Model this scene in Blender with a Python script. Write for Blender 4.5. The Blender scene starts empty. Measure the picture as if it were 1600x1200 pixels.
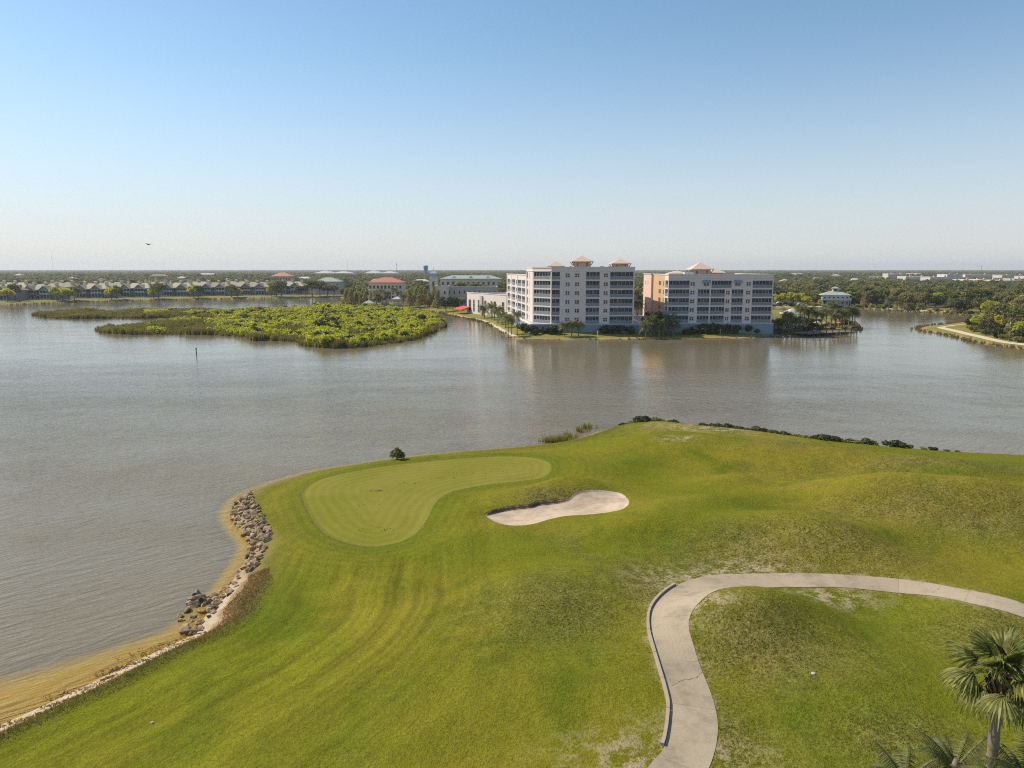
import bpy, math, random
import numpy as np
from mathutils import Vector, Matrix

R = math.radians
scene = bpy.context.scene
COL = scene.collection

# ------------------------------------------------------------------ camera
CAM_H, FPX, PITCH = 23.0, 1110.0, R(9.16)
cam_d = bpy.data.cameras.new('camera')
cam_d.sensor_width = 36.0
cam_d.lens = FPX / 1600 * 36.0
cam_d.clip_start, cam_d.clip_end = 0.5, 60000
cam = bpy.data.objects.new('camera', cam_d)
COL.objects.link(cam)
cam.location = (0, 0, CAM_H)
cam.rotation_euler = (math.pi / 2 - PITCH, 0, 0)
scene.camera = cam

# ------------------------------------------------------------------ sky, sun, exposure
SUN_EL = R(44)
SUN_AZ = math.atan2(-0.92, 0.39)          # angle from +Y towards +X: the sun stands behind and left
world = bpy.data.worlds.new('World')
scene.world = world
world.use_nodes = True
wt = world.node_tree
wt.nodes.clear()
sky = wt.nodes.new('ShaderNodeTexSky')
sky.sky_type = 'NISHITA'
sky.sun_disc = False
sky.sun_elevation = SUN_EL
sky.sun_rotation = SUN_AZ
sky.altitude = 0
sky.air_density = 1.0
sky.dust_density = 0.3
sky.ozone_density = 3.0
hsv = wt.nodes.new('ShaderNodeHueSaturation')
hsv.inputs['Hue'].default_value = 0.49
hsv.inputs['Saturation'].default_value = 1.02
hsv.inputs['Value'].default_value = 0.88
wt.links.new(sky.outputs[0], hsv.inputs['Color'])
# even haze low in the sky, the same all the way round
tc = wt.nodes.new('ShaderNodeTexCoord')
sep = wt.nodes.new('ShaderNodeSeparateXYZ')
wt.links.new(tc.outputs['Generated'], sep.inputs[0])
mr = wt.nodes.new('ShaderNodeMapRange')
mr.interpolation_type = 'SMOOTHERSTEP'
for k, v in (('From Min', -0.16), ('From Max', 0.36), ('To Min', 1.0), ('To Max', 0.0)):
    mr.inputs[k].default_value = v
wt.links.new(sep.outputs['Z'], mr.inputs['Value'])
mxs = wt.nodes.new('ShaderNodeMix'); mxs.data_type = 'RGBA'
wt.links.new(mr.outputs[0], mxs.inputs[0])
wt.links.new(hsv.outputs[0], mxs.inputs[6])
mxs.inputs[7].default_value = (4.32, 4.38, 4.56, 1)
bg = wt.nodes.new('ShaderNodeBackground')
bg.inputs['Strength'].default_value = 0.14
wo = wt.nodes.new('ShaderNodeOutputWorld')
wt.links.new(mxs.outputs[2], bg.inputs[0])
wt.links.new(bg.outputs[0], wo.inputs[0])

sun_d = bpy.data.lights.new('sun', 'SUN')
sun_d.energy = 4.4
sun_d.angle = R(0.55)
sun_d.color = (1.0, 0.91, 0.77)
sun = bpy.data.objects.new('sun', sun_d)
COL.objects.link(sun)
sdir = Vector((math.sin(SUN_AZ) * math.cos(SUN_EL), math.cos(SUN_AZ) * math.cos(SUN_EL), math.sin(SUN_EL)))
sun.rotation_euler = sdir.to_track_quat('Z', 'Y').to_euler()
sun.location = sdir * 300

vs = scene.view_settings
vs.view_transform = 'Standard'
vs.look = 'None'
vs.exposure = 0.2
vs.gamma = 1.0
vs.use_curve_mapping = False
scene.cycles.filter_width = 1.1
scene.cycles.use_denoising = False
scene.cycles.max_bounces = 6
scene.cycles.transparent_max_bounces = 8
scene.cycles.caustics_reflective = False
scene.cycles.caustics_refractive = False

# ------------------------------------------------------------------ helpers
SP, CP = math.sin(PITCH), math.cos(PITCH)


def at(px, py, z=0.0):
    u, v = (px - 800) / FPX, (600 - py) / FPX
    d = Vector((u, CP + v * SP, -SP + v * CP))
    t = (z - CAM_H) / d.z
    return (d.x * t, d.y * t)


def deep(px, py, dist):
    """the point that shows at px,py and stands dist metres down the view axis"""
    u, v = (px - 800) / FPX, (600 - py) / FPX
    return Vector((u, CP + v * SP, -SP + v * CP)) * dist + Vector((0, 0, CAM_H))


def on(px, py, hfun, z=1.5, n=14):
    for _ in range(n):
        x, y = at(px, py, z)
        z = 0.5 * z + 0.5 * float(hfun(np.array([x]), np.array([y]))[0])
    x, y = at(px, py, z)
    return Vector((x, y, float(hfun(np.array([x]), np.array([y]))[0])))


def sdist(X, Y, poly):
    """signed distance to a polygon, positive inside"""
    X = np.asarray(X, float); Y = np.asarray(Y, float)
    best = np.full(X.shape, 1e18)
    inside = np.zeros(X.shape, bool)
    n = len(poly)
    for i in range(n):
        x0, y0 = poly[i]; x1, y1 = poly[(i + 1) % n]
        dx, dy = x1 - x0, y1 - y0
        L = dx * dx + dy * dy + 1e-12
        t = np.clip(((X - x0) * dx + (Y - y0) * dy) / L, 0, 1)
        d2 = (X - x0 - t * dx) ** 2 + (Y - y0 - t * dy) ** 2
        best = np.minimum(best, d2)
        c = ((y0 > Y) != (y1 > Y))
        if dy != 0:
            inside ^= c & (X < dx * (Y - y0) / dy + x0)
    d = np.sqrt(best)
    return np.where(inside, d, -d)


def smooth_closed(pts, sub=5):
    """Catmull-Rom through a closed ring"""
    out = []
    n = len(pts)
    for i in range(n):
        p0, p1, p2, p3 = (np.array(pts[(i + k) % n], float) for k in (-1, 0, 1, 2))
        for s in range(sub):
            t = s / sub
            out.append(tuple(0.5 * ((2 * p1) + (-p0 + p2) * t + (2 * p0 - 5 * p1 + 4 * p2 - p3) * t * t
                                    + (-p0 + 3 * p1 - 3 * p2 + p3) * t ** 3)))
    return out


def smooth_open(pts, sub=8):
    out = []
    n = len(pts)
    for i in range(n - 1):
        p1, p2 = np.array(pts[i], float), np.array(pts[i + 1], float)
        p0 = np.array(pts[i - 1], float) if i > 0 else 2 * p1 - p2
        p3 = np.array(pts[i + 2], float) if i + 2 < n else 2 * p2 - p1
        for s in range(sub):
            t = s / sub
            out.append(0.5 * ((2 * p1) + (-p0 + p2) * t + (2 * p0 - 5 * p1 + 4 * p2 - p3) * t * t
                              + (-p0 + 3 * p1 - 3 * p2 + p3) * t ** 3))
    out.append(np.array(pts[-1], float))
    return np.array(out)


def sstep(a, b, x):
    t = np.clip((x - a) / (b - a), 0, 1)
    return t * t * (3 - 2 * t)


def tag(o, label=None, cat=None, group=None, kind=None):
    if label: o['label'] = label
    if cat: o['category'] = cat
    if group: o['group'] = group
    if kind: o['kind'] = kind
    return o


def link(o, parent=None):
    COL.objects.link(o)
    if parent is not None:
        o.parent = parent
    return o


def empty(name, loc=(0, 0, 0), rz=0.0):
    o = bpy.data.objects.new(name, None)
    o.empty_display_size = 0.5
    o.location = loc
    o.rotation_euler = (0, 0, rz)
    COL.objects.link(o)
    return o


class MB:
    def __init__(s):
        s.v, s.f, s.m = [], [], []
        s.mi = 0

    def quad(s, *p):
        i = len(s.v)
        s.v += [tuple(q) for q in p]
        s.f.append(tuple(range(i, i + len(p))))
        s.m.append(s.mi)
        return s

    def box(s, x0, x1, y0, y1, z0, z1):
        i = len(s.v)
        s.v += [(x0, y0, z0), (x1, y0, z0), (x1, y1, z0), (x0, y1, z0), (x0, y0, z1), (x1, y0, z1), (x1, y1, z1), (x0, y1, z1)]
        for f in ((3, 2, 1, 0), (4, 5, 6, 7), (0, 1, 5, 4), (1, 2, 6, 5), (2, 3, 7, 6), (3, 0, 4, 7)):
            s.f.append(tuple(i + k for k in f)); s.m.append(s.mi)
        return s

    def prism(s, ring, z0, z1):
        """vertical prism over a counter-clockwise ring"""
        i = len(s.v); n = len(ring)
        s.v += [(p[0], p[1], z0) for p in ring] + [(p[0], p[1], z1) for p in ring]
        s.f.append(tuple(i + n - 1 - k for k in range(n))); s.f.append(tuple(i + n + k for k in range(n)))
        s.m += [s.mi, s.mi]
        for k in range(n):
            k2 = (k + 1) % n
            s.f.append((i + k, i + k2, i + n + k2, i + n + k)); s.m.append(s.mi)
        return s

    def tube(s, pts, radii, n=8, cap=True):
        i0 = len(s.v)
        P = [Vector(p) for p in pts]
        for k, p in enumerate(P):
            d = (P[min(k + 1, len(P) - 1)] - P[max(k - 1, 0)]).normalized()
            a = d.cross(Vector((0.31, 0.95, 0.05)))
            if a.length < 0.1: a = d.cross(Vector((1, 0, 0)))
            a.normalize(); b = d.cross(a)
            for j in range(n):
                t = 2 * math.pi * j / n
                s.v.append(tuple(p + (a * math.cos(t) + b * math.sin(t)) * radii[k]))
        for k in range(len(P) - 1):
            for j in range(n):
                j2 = (j + 1) % n
                s.f.append((i0 + k * n + j, i0 + k * n + j2, i0 + (k + 1) * n + j2, i0 + (k + 1) * n + j)); s.m.append(s.mi)
        if cap:
            s.f.append(tuple(i0 + (len(P) - 1) * n + j for j in range(n))); s.m.append(s.mi)
            s.f.append(tuple(i0 + n - 1 - j for j in range(n))); s.m.append(s.mi)
        return s

    def hip(s, x0, x1, y0, y1, z0, z1, inset=None, slab=0.25):
        """hipped roof with a small fascia"""
        w, d = x1 - x0, y1 - y0
        k = min(w, d) / 2 if inset is None else inset
        s.box(x0, x1, y0, y1, z0, z0 + slab)
        zb = z0 + slab
        if w >= d:
            a, b = (x0 + k, (y0 + y1) / 2, z1), (x1 - k, (y0 + y1) / 2, z1)
            if w - 2 * k < 0.05:
                a = b = ((x0 + x1) / 2, (y0 + y1) / 2, z1)
            c = [(x0, y0, zb), (x1, y0, zb), (x1, y1, zb), (x0, y1, zb)]
            s.quad(c[0], c[1], b, a); s.quad(c[2], c[3], a, b); s.quad(c[1], c[2], b); s.quad(c[3], c[0], a)
        else:
            a, b = ((x0 + x1) / 2, y0 + k, z1), ((x0 + x1) / 2, y1 - k, z1)
            c = [(x0, y0, zb), (x1, y0, zb), (x1, y1, zb), (x0, y1, zb)]
            s.quad(c[1], c[2], b, a); s.quad(c[3], c[0], a, b); s.quad(c[0], c[1], a); s.quad(c[2], c[3], b)
        return s

    def mesh(s, name, mats):
        me = bpy.data.meshes.new(name)
        me.from_pydata(s.v, [], s.f)
        for m in (mats if isinstance(mats, (list, tuple)) else [mats]):
            me.materials.append(m)
        if any(s.m):
            me.polygons.foreach_set('material_index', s.m)
        me.update()
        return me

    def build(s, name, mats, parent=None, loc=None, rz=None, smooth=False):
        me = s.mesh(name, mats)
        if smooth:
            me.polygons.foreach_set('use_smooth', [True] * len(me.polygons))
        return put(name, me, parent, loc, rz)


def put(name, me, parent=None, loc=None, rz=None):
    o = bpy.data.objects.new(name, me)
    if loc is not None: o.location = loc
    if rz is not None: o.rotation_euler = (0, 0, rz)
    return link(o, parent)


def np_mesh(name, V, F, mats, smooth=False, attrs=None):
    """mesh from arrays; F is (n,3) or (n,4)"""
    V = np.asarray(V, np.float32); F = np.asarray(F, np.int32)
    me = bpy.data.meshes.new(name)
    me.vertices.add(len(V)); me.vertices.foreach_set('co', V.ravel())
    k = F.shape[1]
    me.loops.add(F.size); me.loops.foreach_set('vertex_index', F.ravel())
    me.polygons.add(len(F))
    me.polygons.foreach_set('loop_start', np.arange(0, F.size, k, dtype=np.int32))
    me.polygons.foreach_set('loop_total', np.full(len(F), k, np.int32))
    me.polygons.foreach_set('use_smooth', np.full(len(F), bool(smooth)))
    for a, val in (attrs or {}).items():
        at_ = me.attributes.new(a, 'FLOAT', 'POINT')
        at_.data.foreach_set('value', np.asarray(val, np.float32))
    for m in (mats if isinstance(mats, (list, tuple)) else [mats]):
        me.materials.append(m)
    me.update(calc_edges=True)
    me.validate()
    return me


def copy_tree(o, parent=None):
    c = o.copy()
    COL.objects.link(c)
    c.parent = parent
    for ch in o.children:
        copy_tree(ch, c)
    return c


# ------------------------------------------------------------------ materials
class NT:
    def __init__(s, name):
        s.mat = bpy.data.materials.new(name)
        s.mat.use_nodes = True
        s.t = s.mat.node_tree
        s.t.nodes.clear()
        s.out = s.t.nodes.new('ShaderNodeOutputMaterial')

    def n(s, typ, ins=None, **props):
        nd = s.t.nodes.new(typ)
        for k, v in props.items():
            setattr(nd, k, v)
        for k, v in (ins or {}).items():
            sock = nd.inputs[k]
            if hasattr(v, 'is_output'):
                s.t.links.new(v, sock)
            else:
                sock.default_value = v
        return nd

    def pos(s):
        return s.n('ShaderNodeNewGeometry').outputs['Position']

    def mapping(s, vec, scale=(1, 1, 1), rot=(0, 0, 0), loc=(0, 0, 0)):
        return s.n('ShaderNodeMapping', {'Vector': vec, 'Scale': scale, 'Rotation': rot, 'Location': loc}).outputs[0]

    def noise(s, vec, scale, detail=3, rough=0.55, dist=0.0):
        return s.n('ShaderNodeTexNoise', {'Vector': vec, 'Scale': scale, 'Detail': detail, 'Roughness': rough, 'Distortion': dist}).outputs[0]

    def math(s, op, a, b=None, c=None, clamp=False):
        nd = s.t.nodes.new('ShaderNodeMath'); nd.operation = op; nd.use_clamp = clamp
        for i, v in enumerate((a, b, c)):
            if v is None: continue
            if hasattr(v, 'is_output'): s.t.links.new(v, nd.inputs[i])
            else: nd.inputs[i].default_value = v
        return nd.outputs[0]

    def ramp(s, x, a, b, smooth=True):
        nd = s.n('ShaderNodeMapRange', {'Value': x, 'From Min': a, 'From Max': b})
        nd.interpolation_type = 'SMOOTHSTEP' if smooth else 'LINEAR'
        return nd.outputs[0]

    def mix(s, fac, a, b, blend='MIX'):
        nd = s.t.nodes.new('ShaderNodeMix'); nd.data_type = 'RGBA'; nd.blend_type = blend
        for i, v in ((0, fac), (6, a), (7, b)):
            if hasattr(v, 'is_output'): s.t.links.new(v, nd.inputs[i])
            elif i == 0: nd.inputs[i].default_value = v
            else: nd.inputs[i].default_value = tuple(v) + ((1,) if len(v) == 3 else ())
        return nd.outputs[2]

    def attr(s, name):
        return s.n('ShaderNodeAttribute', attribute_name=name).outputs['Fac']

    def scale_col(s, col, f):
        return s.mix(1.0, col, s.n('ShaderNodeCombineColor', {0: f, 1: f, 2: f}).outputs[0], 'MULTIPLY')

    def bsdf(s, color, rough=0.8, bump=None, bump_d=0.1, bump_s=1.0, spec=0.3, **kw):
        ins = {'Base Color': color if hasattr(color, 'is_output') else tuple(color) + ((1,) if len(color) == 3 else ()), 'Roughness': rough, 'Specular IOR Level': spec}
        if bump is not None:
            b = s.n('ShaderNodeBump', {'Height': bump, 'Distance': bump_d, 'Strength': bump_s})
            ins['Normal'] = b.outputs[0]
        ins.update(kw)
        return s.n('ShaderNodeBsdfPrincipled', ins).outputs[0]

    def done(s, shader):
        s.t.links.new(shader, s.out.inputs['Surface'])
        return s.mat


def plain(name, col, rough=0.7, var=0.15, nscale=0.6, spec=0.3, metallic=0.0, obj=0.0):
    m = NT(name)
    p = m.pos()
    n1 = m.noise(p, nscale, 4, 0.6)
    oi = m.n('ShaderNodeObjectInfo').outputs['Random']
    f = m.math('ADD', m.math('ADD', m.math('MULTIPLY', n1, 2 * var), 1 - var - obj / 2), m.math('MULTIPLY', oi, obj))
    c = m.scale_col(m.mix(0.0, col, col), f)
    return m.done(m.bsdf(c, rough, m.noise(p, nscale * 9, 2), 0.01, 0.4, spec, Metallic=metallic))


M = {}
M['white_wall'] = plain('white_stucco', (0.73, 0.63, 0.57), 0.85, 0.07, 0.25)
M['trim'] = plain('white_trim', (0.72, 0.66, 0.60), 0.7, 0.04, 0.4)
M['podium'] = plain('blue_grey_podium_paint', (0.26, 0.315, 0.355), 0.8, 0.08, 0.3)
M['orange'] = plain('ochre_stucco', (0.62, 0.415, 0.23), 0.85, 0.07, 0.3)
M['pink'] = plain('pink_stucco', (0.74, 0.52, 0.42), 0.85, 0.06, 0.3)
M['tower'] = plain('salmon_stucco', (0.58, 0.40, 0.31), 0.85, 0.06, 0.5)
M['tower_roof'] = plain('pink_tile_roof', (0.66, 0.49, 0.37), 0.8, 0.12, 2.0)
M['flatroof'] = plain('gravel_roof', (0.42, 0.40, 0.38), 0.95, 0.15, 0.4)
M['mullion'] = plain('grey_aluminium', (0.42, 0.45, 0.47), 0.5, 0.05)
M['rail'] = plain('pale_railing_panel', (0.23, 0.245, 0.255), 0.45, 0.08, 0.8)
M['concrete_grey'] = plain('grey_stucco', (0.50, 0.435, 0.385), 0.9, 0.08, 0.3)
M['cream'] = plain('cream_stucco', (0.72, 0.62, 0.48), 0.85, 0.06, 0.3)
M['redtile'] = plain('red_clay_tile', (0.52, 0.20, 0.13), 0.85, 0.2, 1.2)
M['orange_tile'] = plain('orange_clay_tile', (0.55, 0.26, 0.15), 0.85, 0.2, 1.2)
M['greenroof'] = plain('sage_metal_roof', (0.37, 0.40, 0.33), 0.6, 0.1, 0.5)
M['tanroof'] = plain('tan_metal_roof', (0.37, 0.31, 0.21), 0.8, 0.2, 0.4, obj=0.5)
M['house_wall'] = plain('slate_blue_siding', (0.25, 0.27, 0.285), 0.8, 0.08, 0.6, obj=0.4)
M['house_trim'] = plain('pale_blue_trim', (0.46, 0.50, 0.53), 0.7, 0.05, 0.6)
M['whiteroof'] = plain('white_membrane_roof', (0.58, 0.52, 0.45), 0.7, 0.06, 0.1)
M['awning'] = plain('red_awning', (0.62, 0.08, 0.06), 0.8, 0.06, 1.0)
M['tank'] = plain('blue_tank_paint', (0.06, 0.20, 0.36), 0.5, 0.05, 0.2)
M['wood'] = plain('weathered_wood', (0.22, 0.16, 0.11), 0.9, 0.25, 2.5)
M['dark_wood'] = plain('dark_wood', (0.06, 0.045, 0.035), 0.9, 0.25, 3)
M['metal'] = plain('dull_metal', (0.35, 0.35, 0.35), 0.45, 0.05, 1, metallic=0.5)
M['white_paint'] = plain('white_paint', (0.8, 0.8, 0.78), 0.5, 0.03, 1)
M['pinkstone'] = plain('pink_fabric', (0.70, 0.33, 0.27), 0.8, 0.05, 1)
M['bird'] = plain('dark_feathers', (0.06, 0.055, 0.05), 0.8, 0.2, 4)


def glass_mat(name, col, rough):
    m = NT(name)
    g = m.noise(m.pos(), 0.45, 2)
    c = m.mix(m.ramp(g, 0.48, 0.66), col, tuple(min(1, k * 3.0 + 0.03) for k in col))
    return m.done(m.bsdf(c, rough, None, spec=0.5))


M['glass'] = glass_mat('window_glass', (0.012, 0.015, 0.018), 0.08)
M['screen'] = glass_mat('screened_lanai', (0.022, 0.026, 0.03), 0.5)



def leaf_mat(name, c_dark, c_mid, c_yel, trans=0.25, hue=0.5, nsc=0.35):
    m = NT(name)
    oi = m.n('ShaderNodeObjectInfo').outputs['Random']
    p = m.pos()
    n1 = m.noise(p, nsc, 3, 0.6)
    c = m.mix(m.ramp(n1, 0.32, 0.68), c_dark, c_mid)
    c = m.mix(m.math('MULTIPLY', m.ramp(oi, 0.35, 1.0), hue), c, c_yel)
    isl = m.n('ShaderNodeNewGeometry').outputs['Random Per Island']
    f = m.math('ADD', m.math('MULTIPLY', isl, 0.7), 0.65)
    c = m.scale_col(c, f)
    d = m.bsdf(c, 0.55, spec=0.25)
    tr = m.n('ShaderNodeBsdfTranslucent', {'Color': m.mix(1.0, c, (1.1, 1.25, 0.6), 'MULTIPLY')}).outputs[0]
    return m.done(m.n('ShaderNodeMixShader', {0: trans, 1: d, 2: tr}).outputs[0])


M['leaf'] = leaf_mat('broadleaf_foliage', (0.12, 0.125, 0.036), (0.245, 0.228, 0.07), (0.36, 0.28, 0.115), 0.4, 0.75)
M['leaf_bright'] = leaf_mat('bright_willow_foliage', (0.38, 0.37, 0.032), (0.58, 0.53, 0.055), (0.60, 0.48, 0.09), 0.55, 0.5)
M['leaf_dark'] = leaf_mat('dark_oak_foliage', (0.045, 0.055, 0.02), (0.09, 0.10, 0.034), (0.12, 0.11, 0.045), 0.25, 0.5)
M['leaf_cypress'] = leaf_mat('thin_cypress_foliage', (0.30, 0.235, 0.125), (0.40, 0.30, 0.165), (0.34, 0.33, 0.11), 0.45, 0.8)
M['reed'] = leaf_mat('reed_blades', (0.17, 0.15, 0.042), (0.27, 0.22, 0.075), (0.33, 0.235, 0.12), 0.35, 0.8, 0.15)
M['palm'] = leaf_mat('palm_fronds', (0.085, 0.098, 0.028), (0.19, 0.185, 0.058), (0.22, 0.18, 0.07), 0.3, 0.5, 1.2)
M['sabal'] = leaf_mat('sabal_fronds', (0.15, 0.165, 0.042), (0.34, 0.315, 0.10), (0.3, 0.26, 0.09), 0.42, 0.0, 1.6)
M['bark'] = plain('grey_bark', (0.13, 0.105, 0.08), 0.95, 0.3, 3)
M['palm_bark'] = plain('palm_trunk_bark', (0.24, 0.19, 0.145), 0.95, 0.3, 5)
M['boots'] = plain('dead_leaf_boots', (0.15, 0.095, 0.055), 0.95, 0.4, 8)


def rock_mat():
    m = NT('weathered_limestone')
    p = m.pos()
    oi = m.n('ShaderNodeObjectInfo').outputs['Random']
    c = m.mix(oi, (0.44, 0.29, 0.165), (0.25, 0.175, 0.11))
    c = m.mix(m.ramp(m.noise(p, 3.0, 5), 0.45, 0.7), c, (0.56, 0.41, 0.26))
    c = m.mix(m.ramp(m.noise(p, 1.3, 3), 0.52, 0.66), c, (0.10, 0.075, 0.055))
    return m.done(m.bsdf(c, 0.92, m.noise(p, 7, 5, 0.7), 0.12, 0.9, 0.2))


M['rock'] = rock_mat()


def concrete_mat():
    m = NT('cart_path_concrete')
    p = m.pos()
    oi = m.n('ShaderNodeObjectInfo').outputs['Random']
    c = m.mix(oi, (0.43, 0.345, 0.235), (0.385, 0.305, 0.205))
    c = m.mix(m.math('MULTIPLY', m.ramp(m.noise(p, 0.6, 6, 0.7), 0.42, 0.72), 0.8), c, (0.235, 0.185, 0.13))
    c = m.scale_col(c, m.math('ADD', m.math('MULTIPLY', m.noise(p, 9, 4, 0.7), 0.5), 0.75))
    # hairline cracks
    v = m.n('ShaderNodeTexVoronoi', {'Vector': m.n('ShaderNodeVectorMath', {0: p, 1: m.n('ShaderNodeTexNoise', {'Vector': p, 'Scale': 1.2}).outputs[1]}, operation='ADD').outputs[0], 'Scale': 0.22}, feature='DISTANCE_TO_EDGE').outputs['Distance']
    ck = m.math('MULTIPLY', m.math('LESS_THAN', v, 0.004), m.ramp(m.noise(p, 0.2, 2), 0.45, 0.55))
    c = m.mix(ck, c, (0.12, 0.095, 0.075))
    return m.done(m.bsdf(c, 0.9, m.noise(p, 14, 4), 0.02, 0.6, 0.25))


M['concrete'] = concrete_mat()
M['kerb'] = plain('kerb_concrete', (0.40, 0.325, 0.235), 0.9, 0.2, 3)
M['asphalt_joint'] = plain('joint_filler', (0.05, 0.045, 0.04), 0.9, 0.2, 3)
M['path_tan'] = plain('pale_shell_path', (0.58, 0.48, 0.34), 0.95, 0.12, 1)


def lawn_mat():
    m = NT('golf_turf')
    p = m.pos()
    sds, sdg, sdb = m.attr('sds'), m.attr('sdg'), m.attr('sdb')
    big = m.noise(p, 0.045, 3, 0.5, 0.4)
    mid = m.noise(m.mapping(p, (1, 0.8, 1), (0, 0, 0.5)), 0.16, 4, 0.6, 0.6)
    sml = m.noise(p, 1.1, 4, 0.65)
    fin = m.noise(p, 5.5, 3, 0.7)
    tin = m.noise(p, 16.0, 2, 0.7)
    # mower bands that follow the shore
    sv = m.n('ShaderNodeCombineXYZ', {0: m.math('MULTIPLY', sds, 0.62), 1: m.math('MULTIPLY', m.attr('arc'), 0.035)}).outputs[0]
    st = m.math('ADD', m.math('SUBTRACT', m.noise(sv, 1.0, 3, 0.6), 0.5), m.math('MULTIPLY', m.math('SUBTRACT', m.noise(sv, 3.1, 2, 0.5), 0.5), 0.5))
    st = m.math('MULTIPLY', st, m.attr('mown'))
    c = m.mix(m.ramp(big, 0.36, 0.66), (0.158, 0.162, 0.009), (0.226, 0.190, 0.018))
    c = m.mix(m.math('MULTIPLY', m.ramp(mid, 0.50, 0.70), 0.8), c, (0.108, 0.132, 0.007))
    dry = m.math('MULTIPLY', m.ramp(m.noise(p, 0.11, 4, 0.62, 0.8), 0.52, 0.72), m.math('MULTIPLY', m.ramp(sdg, 2.0, 9.0), m.math('SUBTRACT', 0.55, m.math('MULTIPLY', m.attr('mown'), 0.5))))
    dry = m.math('MAXIMUM', dry, m.math('MULTIPLY', m.attr('dry'), m.ramp(m.math('ADD', m.math('MULTIPLY', mid, 0.6), m.math('MULTIPLY', sml, 0.5)), 0.25, 0.65)))
    dcol = m.mix(m.ramp(m.math('ADD', m.math('MULTIPLY', sml, 0.35), m.math('MULTIPLY', fin, 0.75)), 0.35, 0.75), (0.105, 0.086, 0.028), (0.235, 0.182, 0.064))
    c = m.mix(m.math('MULTIPLY', dry, 0.72), c, dcol)
    c = m.mix(m.math('MULTIPLY', m.math('MULTIPLY', m.attr('lush'), 0.6), m.ramp(m.math('ADD', mid, m.math('MULTIPLY', sml, 0.4)), 0.4, 0.95)), c, (0.105, 0.148, 0.009))
    c = m.scale_col(c, m.math('ADD', m.math('MULTIPLY', st, 1.35), 1.0))
    # collar round the green, then the green itself with its mowing rings
    col_m = m.math('MULTIPLY', m.ramp(sdg, 3.2, 0.8), 0.6)
    c = m.mix(col_m, c, (0.120, 0.142, 0.010))
    ring = m.math('SINE', m.math('MULTIPLY', m.math('ADD', sdg, m.math('MULTIPLY', mid, 1.2)), 6.6))
    ringm = m.ramp(m.math('ABSOLUTE', sdg), 11.0, 1.0)
    g = m.mix(m.ramp(mid, 0.35, 0.65), (0.196, 0.188, 0.022), (0.228, 0.205, 0.032))
    g = m.mix(m.math('MULTIPLY', m.ramp(m.noise(p, 0.7, 4), 0.58, 0.75), 0.5), g, (0.18, 0.18, 0.026))
    gm = m.ramp(m.math('ADD', sdg, m.math('MULTIPLY', m.math('SUBTRACT', fin, 0.5), 0.4)), 0.3, -0.3)
    c = m.mix(gm, c, g)
    c = m.mix(m.ramp(m.math('ABSOLUTE', m.math('SUBTRACT', sdg, 0.0)), 0.2, 0.0), c, (0.235, 0.208, 0.045))
    c = m.scale_col(c, m.math('ADD', m.math('MULTIPLY', m.math('MULTIPLY', ring, ringm), 0.055), 1.0))
    # fine grain, rougher outside the green
    amp = m.math('SUBTRACT', 1.0, m.math('MULTIPLY', gm, 0.65))
    gr = m.math('ADD', m.math('MULTIPLY', m.math('SUBTRACT', fin, 0.5), 1.3), m.math('MULTIPLY', m.math('SUBTRACT', tin, 0.5), 1.7))
    gr = m.math('ADD', gr, m.math('MULTIPLY', m.math('SUBTRACT', sml, 0.5), 0.75))
    gr = m.math('MULTIPLY', gr, m.math('ADD', m.math('MULTIPLY', dry, 0.8), 0.75))
    c = m.scale_col(c, m.math('ADD', m.math('MULTIPLY', gr, amp), 1.0))
    # worn earth beside the path
    worn = m.math('MULTIPLY', m.attr('worn'), m.ramp(m.math('ADD', sml, m.math('MULTIPLY', fin, 0.6)), 0.72, 0.95))
    c = m.mix(worn, c, (0.42, 0.33, 0.21))
    # long grass, bare earth and sand at the water's edge
    sh = m.math('ADD', sds, m.math('MULTIPLY', m.math('SUBTRACT', m.noise(p, 0.9, 4), 0.5), 1.8))
    lg = m.math('MULTIPLY', m.ramp(sh, 4.0, 3.0), m.attr('bare'))
    c = m.mix(m.math('MULTIPLY', lg, 0.8), c, m.mix(m.ramp(fin, 0.35, 0.65), (0.075, 0.082, 0.012), (0.155, 0.14, 0.03)))
    c = m.mix(m.math('MULTIPLY', m.attr('rust'), m.ramp(sml, 0.3, 0.6)), c, (0.23, 0.145, 0.045))
    c = m.mix(m.math('MULTIPLY', m.ramp(sh, 2.6, 1.4), m.attr('bare')), c, (0.33, 0.23, 0.12))
    sand = m.mix(m.ramp(sml, 0.3, 0.7), (0.50, 0.38, 0.24), (0.62, 0.50, 0.34))
    c = m.mix(m.math('MULTIPLY', m.ramp(sh, 1.3, 0.7), m.attr('bare')), c, sand)
    c = m.mix(m.ramp(sds, 0.05, -0.1), c, (0.60, 0.46, 0.15))
    # bunker
    bm = m.ramp(m.math('ADD', sdb, m.math('MULTIPLY', m.math('SUBTRACT', fin, 0.5), 0.16)), 0.04, -0.04)
    bs = m.mix(m.ramp(m.noise(p, 0.7, 5, 0.65), 0.35, 0.7), (0.58, 0.45, 0.325), (0.43, 0.325, 0.225))
    bs = m.scale_col(bs, m.math('ADD', m.math('MULTIPLY', m.math('SINE', m.math('ADD', m.math('MULTIPLY', sdb, 9.0), m.math('MULTIPLY', sml, 9.0))), 0.045), 1.0))
    c = m.mix(bm, c, bs)
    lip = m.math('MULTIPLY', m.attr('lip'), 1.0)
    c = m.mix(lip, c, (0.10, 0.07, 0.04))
    hgt = m.math('ADD', m.math('MULTIPLY', tin, 0.5), m.math('ADD', m.math('MULTIPLY', fin, 0.9), m.math('MULTIPLY', sml, 1.2)))
    hgt = m.math('MULTIPLY', hgt, m.math('SUBTRACT', 1.0, m.math('MULTIPLY', m.math('MAXIMUM', gm, bm), 0.8)))
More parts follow.
